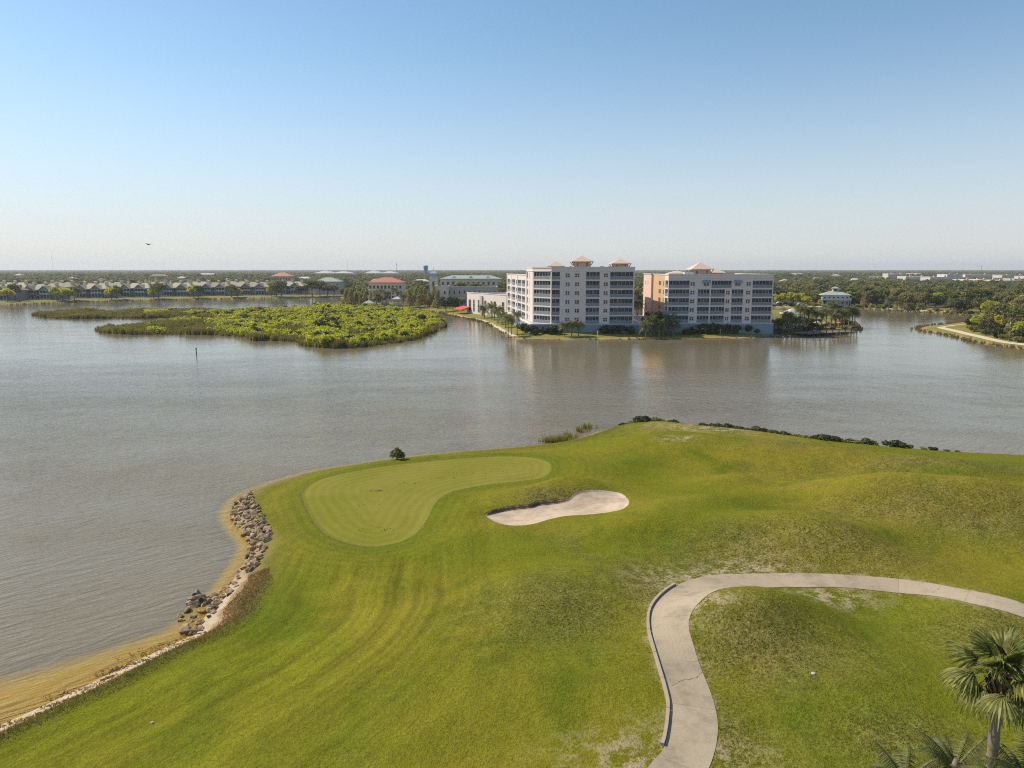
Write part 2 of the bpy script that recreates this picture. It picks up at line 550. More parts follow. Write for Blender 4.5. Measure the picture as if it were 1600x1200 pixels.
    return m.done(m.bsdf(c, 0.9, hgt, 0.10, 0.9, 0.05))


M['lawn'] = lawn_mat()


def far_mat():
    m = NT('far_ground')
    p = m.pos()
    sd = m.attr('sd')
    n1 = m.noise(p, 0.03, 4, 0.6)
    n2 = m.noise(p, 0.35, 4, 0.65)
    grass = m.mix(m.ramp(n1, 0.35, 0.65), (0.19, 0.195, 0.028), (0.26, 0.215, 0.055))
    wood = m.mix(m.ramp(n1, 0.35, 0.65), (0.075, 0.07, 0.03), (0.12, 0.105, 0.05))
    c = m.mix(m.ramp(m.math('ADD', sd, m.math('MULTIPLY', n1, 20.0)), 32.0, 50.0), grass, wood)
    shore = m.math('ADD', sd, m.math('MULTIPLY', m.math('SUBTRACT', m.noise(p, 0.18, 3), 0.5), 6.0))
    c = m.mix(m.ramp(shore, 4.0, 1.5), c, (0.34, 0.235, 0.115))
    c = m.mix(m.ramp(shore, 1.4, -0.4), c, (0.12, 0.085, 0.04))
    c = m.scale_col(c, m.math('ADD', m.math('MULTIPLY', n2, 0.7), 0.65))
    return m.done(m.bsdf(c, 0.95, n2, 0.4, 0.5, 0.1))


M['far'] = far_mat()


def horizon_mat():
    m = NT('wooded_plain')
    p = m.pos()
    c = m.mix(m.ramp(m.noise(p, 0.012, 5, 0.65), 0.35, 0.65), (0.045, 0.058, 0.022), (0.10, 0.095, 0.045))
    return m.done(m.bsdf(c, 0.95, m.noise(p, 0.06, 4), 3.0, 0.6, 0.1))


M['plain'] = horizon_mat()


def water_mat():
    m = NT('lake_water')
    p = m.pos()
    d = m.attr('depth')
    warp = m.n('ShaderNodeTexNoise', {'Vector': p, 'Scale': 0.09, 'Detail': 2}).outputs[1]
    wp = m.n('ShaderNodeVectorMath', {0: p, 1: m.n('ShaderNodeVectorMath', {0: warp, 'Scale': 2.5}, operation='SCALE').outputs[0]}, operation='ADD').outputs[0]
    # wind ripples: long crests running away to the right, short wavelength
    ra_ = m.mapping(m.mapping(wp, rot=(0, 0, R(-38))), (0.42, 1.7, 1))
    rb_ = m.mapping(m.mapping(wp, rot=(0, 0, R(-27))), (0.5, 1.9, 1))
    a = m.noise(ra_, 0.95, 2, 0.5, 0.15)
    b = m.noise(rb_, 2.4, 3, 0.6, 0.15)
    big = m.noise(m.mapping(p, (0.5, 1.6, 1), (0, 0, R(-20))), 0.045, 3, 0.5)
    h = m.math('ADD', m.math('MULTIPLY', a, 1.0), m.math('MULTIPLY', b, 0.42))
    h = m.math('MULTIPLY', h, m.math('ADD', m.math('MULTIPLY', m.ramp(big, 0.3, 0.7), 0.45), 0.7))
    yw = m.n('ShaderNodeSeparateXYZ', {0: p}).outputs[1]
    h = m.math('MULTIPLY', h, m.math('SUBTRACT', 1.0, m.math('MULTIPLY', m.ramp(yw, 95.0, 200.0), 0.78)))      # sheltered water below the buildings
    bump = m.n('ShaderNodeBump', {'Height': h, 'Distance': 0.31, 'Strength': 0.5}).outputs[0]
    fr = m.n('ShaderNodeFresnel', {'IOR': 1.333, 'Normal': bump}).outputs[0]
    body_c = m.mix(m.ramp(m.noise(p, 0.02, 3), 0.3, 0.7), (0.215, 0.170, 0.096), (0.196, 0.160, 0.096))
    body_c = m.mix(m.ramp(d, 0.70, 0.12), body_c, (0.62, 0.385, 0.028))
    dif = m.n('ShaderNodeBsdfDiffuse', {'Color': body_c, 'Normal': bump}).outputs[0]
    tr = m.n('ShaderNodeBsdfTransparent', {'Color': (0.96, 0.86, 0.52, 1)}).outputs[0]
    clear = m.math('SUBTRACT', 1.0, m.math('POWER', 2.718, m.math('MULTIPLY', d, -3.2)), clamp=True)
    body = m.n('ShaderNodeMixShader', {0: clear, 1: tr, 2: dif}).outputs[0]
    gl = m.n('ShaderNodeBsdfGlossy', {'Color': (1, 1, 1, 1), 'Roughness': 0.07, 'Normal': bump}).outputs[0]
    return m.done(m.n('ShaderNodeMixShader', {0: fr, 1: body, 2: gl}).outputs[0])


M['water'] = water_mat()

# ------------------------------------------------------------------ foreground terrain (the golf hole)
Z0 = 1.7
shore_px = [(-420, 1310), (-150, 1200), (0, 1135), (60, 1108), (130, 1075), (190, 1045), (250, 1016), (288, 999), (312, 984), (322, 962), (345, 935), (368, 900),
            (384, 876), (393, 852), (382, 836), (366, 816), (362, 800), (371, 784), (390, 770)]
shore = [at(*p, 0.0) for p in shore_px]
# along the back the bank hides the waterline, so the crest is traced and the water set a little beyond it
crest_px = [(425, 756), (480, 740), (560, 727), (640, 716), (720, 708), (800, 702), (860, 696), (905, 688), (945, 675), (985, 663), (1040, 661),
            (1100, 667), (1200, 677), (1300, 688), (1400, 695), (1500, 702), (1600, 707), (1800, 716), (2200, 730)]
for i, p in enumerate(crest_px):
    zc = 0.25 if i < 6 else (0.3 if i < 9 else 1.2)
    x, y = at(p[0], p[1], zc)
    shore.append((x, y + (0.8 if i < 9 else 2.6)))
SHORE = [tuple(q) for q in smooth_open(shore, 4)] + [(170, 60), (170, -40), (-60, -40)]
SHORE_ARR = SHORE

mounds = []  # (x,y,rx,ry,rot,h)
for px, py, rx, ry, rot, h in [
        (1165, 985, 5.5, 4.0, 0.2, 1.7), (1270, 850, 9, 4.2, -0.15, 2.0), (1385, 785, 8, 4.5, -0.25, 1.7), (1570, 805, 8, 4.5, -0.1, 1.8),
        (880, 768, 5.5, 3.2, 0.2, 0.95), (865, 935, 6, 4.5, 0.2, 1.0), (1060, 700, 13, 6, 0.0, 1.0), (1280, 720, 13, 5, -0.1, 0.9),
        (1100, 800, 7, 4, 0.3, 0.9), (700, 900, 8, 6, 0.3, -0.3), (1430, 860, 7, 3, -.3, -0.9), (1390, 970, 5, 4, 0.0, -0.4), (1530, 960, 5, 4, 0, 0.5),
        (1180, 860, 7, 3, 0.1, -0.4), (1010, 745, 8, 4, .2, -0.35), (1480, 745, 9, 4, -.1, 0.9), (1150, 755, 5, 3, 0.2, 0.6), (1000, 830, 5, 3, 0.1, 0.5), (1340, 1090, 6, 3, 0.4, 0.5), (960, 1080, 6, 4, 0.0, 0.4), (740, 1020, 7, 5, 0.2, 0.4), (1210, 745, 6, 3, -.2, -0.5)]:
    x, y = at(px, py, Z0)
    mounds.append((x, y, rx * .9, ry * .9, rot, h * 1.35))


def h0(X, Y):
    s = sdist(X, Y, SHORE)
    beach = sstep(75, 45, Y) * sstep(5, -10, X)           # gentle bank at the near left
    back = sstep(82, 95, Y)
    prof_a = 1.25 * sstep(-0.3, 4.0, s) + 0.75 * sstep(3, 22, s)
    prof_b = 0.55 * sstep(-0.2, 1.2, s) + 1.3 * sstep(1.0, 14, s)
    prof_c = 1.5 * sstep(-0.2, 3.0, s) + 0.6 * sstep(2, 12, s)
    w1 = beach; w3 = back
    z = prof_b * (1 - w1) * (1 - w3) + prof_a * w1 * (1 - w3) + prof_c * w3
    flat = sstep(52, 34, Y) * sstep(5, -10, X)
    under = np.where(s < 0, s * (0.075 * flat + 0.45 * (1 - flat)), 0)
    inland = sstep(1.5, 9, s)
    for (x, y, rx, ry, rot, h) in mounds:
        c, sn = math.cos(rot), math.sin(rot)
        dx, dy = (X - x) * c + (Y - y) * sn, -(X - x) * sn + (Y - y) * c
        z = z + inland * h * np.exp(-(dx / rx) ** 2 - (dy / ry) ** 2)
    z = z + inland * (0.10 * np.sin(X * 0.31 + 1.3 * np.sin(Y * .13)) * np.sin(Y * 0.27 + 0.7) + 0.05 * np.sin(X * .83 + Y * .61) + 0.04 * np.sin(X * -.55 + Y * 1.02))
    return np.maximum(z + under, -2.5)


green_px = [(474, 768), (500, 749), (560, 735), (620, 726), (700, 718), (780, 713), (830, 715), (855, 722), (859, 734), (848, 745), (815, 751), (760, 757), (715, 765),
            (690, 775), (676, 790), (668, 806), (656, 825), (636, 841), (608, 850), (575, 853), (545, 848), (517, 838), (499, 824), (487, 805), (477, 785)]
GREEN0 = [tuple(on(px, py, h0)[:2]) for px, py in green_px]
gz = float(np.mean([h0(np.array([x]), np.array([y]))[0] for x, y in GREEN0]))


def h1(X, Y):
    z = h0(X, Y)
    sg = sdist(X, Y, GREEN0)
    gp = gz + 0.022 * (Y - 74) + 0.008 * (X + 10)
    w = sstep(-4, 1.5, sg)
    return z * (1 - w) + gp * w


GREEN = smooth_closed([tuple(on(px, py, h1)[:2]) for px, py in green_px], 4)
bunker_px = [(758, 803), (775, 796), (800, 791), (828, 788), (842, 783), (884, 780), (897, 771), (915, 766), (950, 767), (972, 772), (983, 783), (977, 793), (958, 799),
             (928, 803), (885, 806), (856, 812), (830, 819), (800, 821), (778, 817), (763, 810)]
BUNKER = smooth_closed([tuple(on(px, py, h1)[:2]) for px, py in bunker_px], 4)
bx_ = [p[0] for p in BUNKER]; by_ = [p[1] for p in BUNKER]


def hf(X, Y):
    z = h1(X, Y)
    near = (X > min(bx_) - 6) & (X < max(bx_) + 6) & (Y > min(by_) - 6) & (Y < max(by_) + 6)
    if np.any(near):
        sb = sdist(X[near], Y[near], BUNKER)
        t = (X[near] - min(bx_)) / (max(bx_) - min(bx_))
        cy = np.interp(X[near], [min(bx_), max(bx_)], [np.interp(0, [0, 1], [0, 0]) + by_[0], np.mean(by_) + 2])
        upper = sstep(-1.5, 1.5, Y[near] - cy)
        depth = 0.09 + 0.21 * upper * sstep(0.66, 0.4, t)
        zz = z[near]
        zz = zz + 0.10 * np.exp(-((sb + 0.9) / 0.9) ** 2) * upper
        zz = zz - depth * sstep(0.0, 0.28, sb) - 0.18 * sstep(0.3, 2.2, sb)
        z = z.copy(); z[near] = zz
    return z


def seg(lo, hi, st):
    return np.linspace(lo, hi, max(2, int(round((hi - lo) / st)) + 1))


gx = np.unique(np.concatenate([seg(-75, -50, 2), seg(-50, min(bx_) - 1, 0.3), seg(min(bx_) - 1, max(bx_) + 1, 0.14), seg(max(bx_) + 1, 75, 0.34), seg(75, 165, 2)]))
gy = np.unique(np.concatenate([seg(-35, 20, 2.5), seg(20, min(by_) - 1, 0.3), seg(min(by_) - 1, max(by_) + 1, 0.14), seg(max(by_) + 1, 110, 0.32), seg(110, 135, 2)]))
GX, GY = np.meshgrid(gx, gy)
X, Y = GX.ravel(), GY.ravel()
ZF = hf(X, Y)
SDS = sdist(X, Y, SHORE)
SDG = -sdist(X, Y, GREEN)
SDB = -sdist(X, Y, BUNKER)


def field(A):
    """bilinear lookup on the terrain grid"""
    A = A.reshape(GX.shape)

    def f(x, y):
        x = np.clip(np.asarray(x, float), gx[0], gx[-1] - 1e-6); y = np.clip(np.asarray(y, float), gy[0], gy[-1] - 1e-6)
        i = np.clip(np.searchsorted(gx, x, 'right') - 1, 0, len(gx) - 2); j = np.clip(np.searchsorted(gy, y, 'right') - 1, 0, len(gy) - 2)
        u = (x - gx[i]) / (gx[i + 1] - gx[i]); v = (y - gy[j]) / (gy[j + 1] - gy[j])
        return A[j, i] * (1 - u) * (1 - v) + A[j, i + 1] * u * (1 - v) + A[j + 1, i] * (1 - u) * v + A[j + 1, i + 1] * u * v
    return f


hz = field(ZF)

# cart path edges
outer_px = [(960, 1290), (1012, 1200), (1038, 1167), (1047, 1112), (1043, 1081), (1026, 1023), (1016, 985), (1017, 956), (1031, 934), (1057, 915), (1092, 903), (1135, 897.5), (1212, 896), (1329, 899),
            (1445, 910), (1522, 924), (1600, 944), (1720, 985), (1900, 1060)]
inner_px = [(1060, 1290), (1108, 1200), (1121, 1151), (1119, 1112), (1104, 1066), (1086, 1016), (1076, 979), (1082, 955), (1100, 935), (1130, 924), (1170, 919), (1215, 918), (1258, 918), (1340, 920),
            (1445, 930), (1522, 944), (1600, 965), (1720, 1010), (1900, 1090)]
OUT = smooth_open([tuple(on(a, b, hz)[:2]) for a, b in outer_px], 10)
INN = smooth_open([tuple(on(a, b, hz)[:2]) for a, b in inner_px], 10)
PATH_POLY = [tuple(q) for q in OUT] + [tuple(q) for q in INN[::-1]]
near = (X > -5) & (X < 90) & (Y > 15) & (Y < 70)
SDP = np.full(X.shape, 99.0)
SDP[near] = -sdist(X[near], Y[near], PATH_POLY)
ZF = np.where(SDP < 0.0, ZF - 0.06 * sstep(0, -0.35, SDP), ZF)
hz0 = hz
worn = sstep(0.7, 0.0, np.abs(SDP)) * 0.5
for px, py, r_ in [(1300, 932, 1.4), (1085, 905, 2.2), (1095, 940, 1.1), (1040, 1195, 2.0), (1105, 668, 4.0), (1060, 684, 1.2), (1150, 895, 2.0)]:
    q = on(px, py, hz)
    worn = np.maximum(worn, 1.25 * np.exp(-((X - q.x) / (r_ * 1.8)) ** 2 - ((Y - q.y) / r_) ** 2))
dry = np.zeros(X.shape)
for px, py, rx, ry in [(1180, 1005, 6, 4), (1260, 868, 10, 4), (1395, 795, 8, 3), (1560, 815, 8, 4), (880, 945, 5, 4.5), (1560, 990, 5, 3), (1020, 930, 3, 6), (860, 775, 4, 1.6), (1190, 850, 8, 3), (1400, 1150, 4, 2), (1130, 1140, 2, 3), (1480, 720, 12, 3), (1300, 700, 10, 3)]:
    q = on(px, py, hz)
    dry = np.maximum(dry, np.exp(-((X - q.x) / rx) ** 2 - ((Y - q.y) / ry) ** 2))
lush = np.zeros(X.shape)
for px, py, rx, ry in [(1440, 848, 8, 2.2), (1390, 965, 5, 2.6), (1290, 1120, 6, 1.6), (900, 1010, 5, 5), (650, 1080, 6, 3), (1120, 790, 9, 2), (1500, 735, 12, 2), (960, 725, 8, 2.5), (760, 850, 6, 3), (560, 1160, 6, 2), (450, 900, 3, 7), (1380, 1190, 5, 1.5), (1010, 850, 4, 2)]:
    q = on(px, py, hz)
    lush = np.maximum(lush, np.exp(-((X - q.x) / rx) ** 2 - ((Y - q.y) / ry) ** 2))
arcv = np.zeros(X.shape)
bestd = np.full(X.shape, 1e18); run = 0.0
for (x0, y0), (x1, y1) in zip(SHORE[:-4], SHORE[1:-3]):
    dx, dy = x1 - x0, y1 - y0; L2 = dx * dx + dy * dy + 1e-9
    t = np.clip(((X - x0) * dx + (Y - y0) * dy) / L2, 0, 1)
    d2 = (X - x0 - t * dx) ** 2 + (Y - y0 - t * dy) ** 2
    sel = d2 < bestd
    arcv[sel] = run + t[sel] * math.sqrt(L2); bestd[sel] = d2[sel]
    run += math.sqrt(L2)
mown = sstep(10, -6, X) * sstep(1.0, 4.0, SDS) * sstep(26, 14, SDS) * sstep(2, 6, SDG)
q = on(356, 945, hz); q2 = on(385, 900, hz)
rust = np.maximum(np.exp(-((X - q.x) / 1.8) ** 2 - ((Y - q.y) / 3.0) ** 2), .8 * np.exp(-((X - q2.x) / 1.4) ** 2 - ((Y - q2.y) / 2.4) ** 2)) * sstep(.5, 1.2, SDS)
bare = np.clip(sstep(54, 43, Y) + np.exp(-((X - at(930, 690)[0]) / 8) ** 2) * sstep(75, 85, Y) + 0.35 * sstep(8, 0, X), 0, 1)
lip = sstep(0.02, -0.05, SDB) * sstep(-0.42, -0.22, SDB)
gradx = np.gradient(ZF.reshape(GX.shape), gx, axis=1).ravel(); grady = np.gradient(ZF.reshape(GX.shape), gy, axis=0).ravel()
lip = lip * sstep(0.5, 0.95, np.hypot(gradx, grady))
hz = field(ZF)
f_sds, f_sdg, f_sdb, f_sdp, f_dry, f_arc, f_mown = field(SDS), field(SDG), field(SDB), field(SDP), field(dry), field(arcv), field(mown)
f_lush = field(lush)

nx, ny = len(gx), len(gy)
idx = np.arange(nx * ny).reshape(ny, nx)
F = np.stack([idx[:-1, :-1], idx[:-1, 1:], idx[1:, 1:], idx[1:, :-1]], -1).reshape(-1, 4)
F = F[SDS[F].max(1) > -14]
me = np_mesh('golf_ground', np.stack([X, Y, ZF], 1), F, M['lawn'], True,
             {'sds': SDS, 'sdg': SDG, 'sdb': SDB, 'worn': worn, 'dry': dry, 'bare': bare, 'lip': lip, 'arc': arcv, 'mown': mown, 'rust': rust, 'lush': lush})
tag(put('golf_ground', me), 'rolling green golf course turf with a pale putting green and sand bunker', kind='structure')

# ------------------------------------------------------------------ lake
wx = np.unique(np.concatenate([[-9000, -900, -300, -120], seg(-75, 75, 0.6), seg(76, 165, 3), [300, 900, 9000]]))
wy = np.unique(np.concatenate([[-400, -100], seg(-35, 20, 3), seg(20, 110, 0.6), seg(112, 140, 4), [200, 400, 700, 1100]]))
WX, WY = np.meshgrid(wx, wy)
inb = (WX > gx[0]) & (WX < gx[-1]) & (WY > gy[0]) & (WY < gy[-1])
dep = np.full(WX.shape, 6.0)
dep[inb] = np.maximum(0.0, -hz(WX[inb], WY[inb]))
sw = np.full(WX.shape, -50.0); sw[inb] = f_sds(WX[inb], WY[inb])
nx2, ny2 = len(wx), len(wy)
idx = np.arange(nx2 * ny2).reshape(ny2, nx2)
F = np.stack([idx[:-1, :-1], idx[:-1, 1:], idx[1:, 1:], idx[1:, :-1]], -1).reshape(-1, 4)
F = F[sw.ravel()[F].min(1) < 2.0]
me = np_mesh('lake', np.stack([WX.ravel(), WY.ravel(), np.zeros(WX.size)], 1), F, M['water'], True, {'depth': dep.ravel()})
tag(put('lake', me), 'wide brown grey lake rippled by the wind', kind='structure')

# ------------------------------------------------------------------ far land
far_px = [(-900, 500), (-300, 484), (0, 477), (130, 472), (270, 468.5), (400, 466.5), (480, 465.8), (528, 465.5), (536, 472), (540, 480), (590, 482), (640, 484), (690, 489.5), (700, 493), (722, 497.5), (745, 501),
          (762, 507), (780, 516), (788, 525), (797, 529.5), (830, 531.5), (900, 531.5), (1000, 531), (1100, 529.5), (1170, 528.5), (1205, 526.5), (1235, 523.5), (1262, 523.5), (1292, 521.5),
          (1337, 518.5), (1343, 513), (1334, 505), (1300, 495), (1262, 489), (1236, 486), (1212, 486), (1203, 484), (1204, 481.5), (1240, 482), (1275, 481), (1330, 481), (1350, 483), (1380, 485.5), (1440, 488), (1480, 490),
          (1522, 495), (1532, 497.5), (1520, 501.5), (1480, 507), (1440, 511), (1433, 514.5), (1447, 519), (1480, 524), (1500, 529), (1522, 535.5), (1560, 541), (1600, 547), (1700, 558), (2200, 610)]
FAR = [at(*p, 0.0) for p in far_px] + [(3000, 160), (3000, 9000), (-3000, 9000), (-3000, 300)]
marsh_px = [(48, 493), (60, 489), (150, 487.5), (260, 487.5), (330, 486.5), (400, 486), (470, 484.5), (520, 482), (545, 480), (600, 483), (640, 488), (680, 497), (693, 503), (697, 510), (676, 521), (655, 530), (620, 537), (560, 544),
            (520, 545), (470, 541), (460, 534), (425, 533), (392, 533), (384, 528), (330, 524), (290, 523), (200, 523), (155, 520), (146, 516), (170, 511), (230, 508), (300, 500), (296, 497), (180, 498), (80, 498)]
MARSH = [at(*p, 0.0) for p in marsh_px]


def fh(X, Y):
    s = sdist(X, Y, FAR)
    z = np.where(s > 0, np.minimum(1.5, 0.15 + 0.10 * s), np.maximum(-2.0, 0.15 + 0.4 * s))
    near = (X > -260) & (X < 60) & (Y > 150) & (Y < 460)
    if np.any(near):
        sm = sdist(X[near], Y[near], MARSH)
        zz = z[near]
        z = z.copy(); z[near] = np.maximum(zz, np.where(sm > 0, np.minimum(0.25, sm * .1), np.maximum(-2, sm * 0.3)))
    return z


fx = np.unique(np.concatenate([seg(-1200, -520, 20), seg(-520, 420, 2.5), seg(420, 1200, 20)]))
fy = np.unique(np.concatenate([seg(165, 360, 1.5), seg(360, 560, 2.5), seg(560, 900, 8)]))
FX, FY = np.meshgrid(fx, fy)
X, Y = FX.ravel(), FY.ravel()
SDF = sdist(X, Y, FAR)
idx = np.arange(X.size).reshape(FX.shape)
F = np.stack([idx[:-1, :-1], idx[:-1, 1:], idx[1:, 1:], idx[1:, :-1]], -1).reshape(-1, 4)
Zs = fh(X, Y)
F = F[Zs[F].max(1) > -1.9]
me = np_mesh('far_land', np.stack([X, Y, Zs], 1), F, M['far'], True, {'sd': SDF})
tag(put('far_land', me), 'flat green land on the far shore of the lake', kind='structure')
mb = MB(); mb.quad((-9000, 890, 1.2), (9000, 890, 1.2), (9000, 9200, 1.2), (-9000, 9200, 1.2))
tag(mb.build('wooded_plain', M['plain']), 'flat wooded plain reaching to the horizon', kind='structure')
mb = MB(); mb.quad((-9000, -450, -3), (9000, -450, -3), (9000, 1500, -3), (-9000, 1500, -3))
tag(mb.build('lake_bed', M['far']), 'muddy bed under the lake', kind='structure')


def ong(px, py):
    return on(px, py, fh, 1.4, 8)


# ------------------------------------------------------------------ cart path: one slab per joint, and its kerb
rng = np.random.default_rng(7)


def path_at(t):
    k = t * (len(OUT) - 1)
    i = np.clip(np.floor(k).astype(int), 0, len(OUT) - 2)
    f = (k - i)[..., None]
    return OUT[i] * (1 - f) + OUT[i + 1] * f, INN[i] * (1 - f) + INN[i + 1] * f


T = np.linspace(0, 1, 900)
kk = T * (len(OUT) - 1)
OD = np.stack([np.interp(kk, np.arange(len(OUT)), OUT[:, c]) for c in (0, 1)], 1)
ID = np.stack([np.interp(kk, np.arange(len(INN)), INN[:, c]) for c in (0, 1)], 1)
nn = np.array([np.argmin(((ID - q) ** 2).sum(1)) for q in OD], float)
nn = np.maximum.accumulate(nn)
for _ in range(3): nn = np.convolve(np.pad(nn, 30, mode='edge'), np.ones(61) / 61, 'valid')
nn[0], nn[-1] = 0, 899
OUT_D = OD
INN_D = np.stack([np.interp(nn, np.arange(900), ID[:, c]) for c in (0, 1)], 1)


def path_at(t):
    return tuple(np.stack([np.interp(t, T, A[:, c]) for c in (0, 1)], -1) for A in (OUT_D, INN_D))


po, pi_ = path_at(T)
mid = (po + pi_) / 2
arc = np.concatenate([[0], np.cumsum(np.hypot(*np.diff(mid, axis=0).T))])
cart_path = empty('cart_path', (0, 0, 0))
tag(cart_path, 'pale concrete cart path curving through the turf', kind='structure')
nslab = int(arc[-1] / 3.7)
cuts = np.linspace(0, arc[-1], nslab + 1)
for k in range(nslab):
    ss = np.linspace(cuts[k] + 0.005, cuts[k + 1] - 0.005, 9)
    a, b = path_at(np.interp(ss, arc, T))
    W = np.linspace(0, 1, 9)
    P = a[:, None, :] * (1 - W)[None, :, None] + b[:, None, :] * W[None, :, None]
    Zp = hz0(P[..., 0], P[..., 1]) + 0.025 + rng.uniform(-0.001, 0.001)
    top = np.concatenate([P, Zp[..., None]], -1).reshape(-1, 3)
    bot = top - [0, 0, 0.14]
    n = 9
    V = np.concatenate([top, bot])
    Fs = []
    for i in range(n - 1):
        for j in range(n - 1):
            Fs.append((i * n + j, (i + 1) * n + j, (i + 1) * n + j + 1, i * n + j + 1))
    per = [(0, j) for j in range(n)] + [(i, n - 1) for i in range(1, n)] + [(n - 1, j) for j in range(n - 2, -1, -1)] + [(i, 0) for i in range(n - 2, 0, -1)]
    pid = [i * n + j for i, j in per]
    for q in range(len(pid)):
        q0, q1 = pid[q], pid[(q + 1) % len(pid)]
        Fs.append((q0, q1, q1 + n * n, q0 + n * n))
    o = put('slab', np_mesh('slab', V, Fs, M['concrete']), cart_path)

# low kerb along the outside of the bend, in short lengths
kstart = min(range(len(OUT)), key=lambda i: (Vector(OUT[i]) - on(1038, 1165, hz).to_2d()).length)
kend = min(range(len(OUT)), key=lambda i: (Vector(OUT[i]) - on(1056, 915, hz).to_2d()).length)
kp = OUT[kstart:kend + 1]
ka = np.concatenate([[0], np.cumsum(np.hypot(*np.diff(kp, axis=0).T))])
nk = int(ka[-1] / 2.4)
for k in range(nk):
    ss = np.linspace(ka[-1] * k / nk + 0.015, ka[-1] * (k + 1) / nk - 0.015, 7)
    px_, py_ = np.interp(ss, ka, kp[:, 0]), np.interp(ss, ka, kp[:, 1])
    d = np.stack([np.gradient(px_), np.gradient(py_)], 1); d /= np.linalg.norm(d, axis=1)[:, None]
    nrm = np.stack([-d[:, 1], d[:, 0]], 1)
    mb = MB()
    rings = []
    for i in range(7):
        z = float(hz0(px_[i], py_[i])) + 0.045
        a = np.array([px_[i], py_[i]]) + nrm[i] * 0.02; b = a + nrm[i] * 0.16
        rings.append([(a[0], a[1], z - 0.1), (a[0], a[1], z + 0.12), (b[0], b[1], z + 0.12), (b[0], b[1], z - 0.15)])
    for i in range(6):
        for j in range(4):
            mb.quad(rings[i][j], rings[i + 1][j], rings[i + 1][(j + 1) % 4], rings[i][(j + 1) % 4])
    mb.quad(*rings[0]); mb.quad(*rings[-1][::-1])
    mb.build('kerb_stone', M['kerb'], cart_path)

# ------------------------------------------------------------------ rough grass, shore grass, weeds (uncountable)


def blades(name, P, hgt, wid, lean, mat, attrs=None, seed=1):
    r = np.random.default_rng(seed)
    n = len(P)
    ang = r.uniform(0, 2 * np.pi, n)
    w = np.stack([np.cos(ang), np.sin(ang), np.zeros(n)], 1) * wid[:, None]
    la = r.uniform(0, 2 * np.pi, n)
    tip = np.stack([np.cos(la) * lean * hgt, np.sin(la) * lean * hgt, hgt], 1)
    V = np.stack([P - w, P + w, P + tip], 1).reshape(-1, 3)
    F = np.arange(3 * n).reshape(-1, 3)
    A = {k: np.repeat(v, 3) for k, v in (attrs or {}).items()}
    return put(name, np_mesh(name, V, F, mat, False, A))


# turf blades over the nearer ground
n = 260000
u = rng.uniform(0, 1, n) ** 1.3
yy = 27 + u * 75
xx = rng.uniform(-1, 1, n) * (yy * 0.78 + 5)
ok = (f_sds(xx, yy) > 1.2) & (f_sdg(xx, yy) > 1.5) & (f_sdb(xx, yy) > 0.15) & (f_sdp(xx, yy) > 0.03)
xx, yy = xx[ok], yy[ok]
n = len(xx)
dr = f_dry(xx, yy)
P = np.stack([xx, yy, hz(xx, yy) - 0.01], 1)
o = blades('turf_grass', P, (0.012 + 0.02 * dr) * rng.uniform(0.5, 1.4, n) * (1 + yy / 90), rng.uniform(0.012, 0.03, n) * (1 + yy / 60), 2.6, M['lawn'],
           {'sds': f_sds(xx, yy), 'sdg': f_sdg(xx, yy), 'sdb': f_sdb(xx, yy), 'dry': dr, 'arc': f_arc(xx, yy), 'mown': f_mown(xx, yy), 'lush': f_lush(xx, yy)}, 3)
tag(o, 'short blades of turf covering the golf course', kind='stuff')


def grass_mat(name, c1, c2):
    m = NT(name)
    isl = m.n('ShaderNodeNewGeometry').outputs['Random Per Island']
    c = m.mix(m.ramp(m.noise(m.pos(), 0.5, 3), 0.3, 0.7), c1, c2)
    c = m.scale_col(c, m.math('ADD', m.math('MULTIPLY', isl, 0.8), 0.6))
    d = m.bsdf(c, 0.8, spec=0.1)
    tr = m.n('ShaderNodeBsdfTranslucent', {'Color': c}).outputs[0]
    return m.done(m.n('ShaderNodeMixShader', {0: 0.5, 1: d, 2: tr}).outputs[0])


M['tall_grass'] = grass_mat('tall_shore_grass', (0.20, 0.195, 0.03), (0.30, 0.25, 0.065))
M['dead_grass'] = grass_mat('dead_shore_grass', (0.36, 0.22, 0.085), (0.26, 0.175, 0.075))
M['weed'] = grass_mat('washed_up_weed', (0.24, 0.15, 0.085), (0.34, 0.22, 0.12))
n = 700000
xx = rng.uniform(-45, -12, n); yy = rng.uniform(24, 66, n)
s_ = f_sds(xx, yy)
wn = 0.5 * np.sin(xx * .9 + yy * .4) + 0.4 * np.sin(xx * 1.7 - yy * 1.1)
ok = (s_ > 1.15 + 0.35 * wn) & (s_ < 3.8 + 0.7 * wn) & (rng.uniform(0, 1, n) < .7 * sstep(4.4, 2.6, s_))
xx, yy, s_, wn = xx[ok], yy[ok], s_[ok], wn[ok]
dead = (yy > 42 + 2 * wn) & (yy < 50 + 2 * wn)
keep = yy < 50 + 2 * wn
xx, yy, s_, wn, dead = xx[keep], yy[keep], s_[keep], wn[keep], dead[keep]
for nm, sel, mat, lb in (('shore_grass', ~dead, M['tall_grass'], 'tall green grass left unmown along the near shore'), ('dead_grass', dead, M['dead_grass'], 'dry orange brown grass on the bank beside the rocks')):
    x2, y2 = xx[sel], yy[sel]
    o = blades(nm, np.stack([x2, y2, hz(x2, y2) - 0.02], 1), rng.uniform(0.05, 0.20, len(x2)), rng.uniform(0.012, 0.03, len(x2)), 1.2, mat, None, 5)
    tag(o, lb, kind='stuff')
wp = []
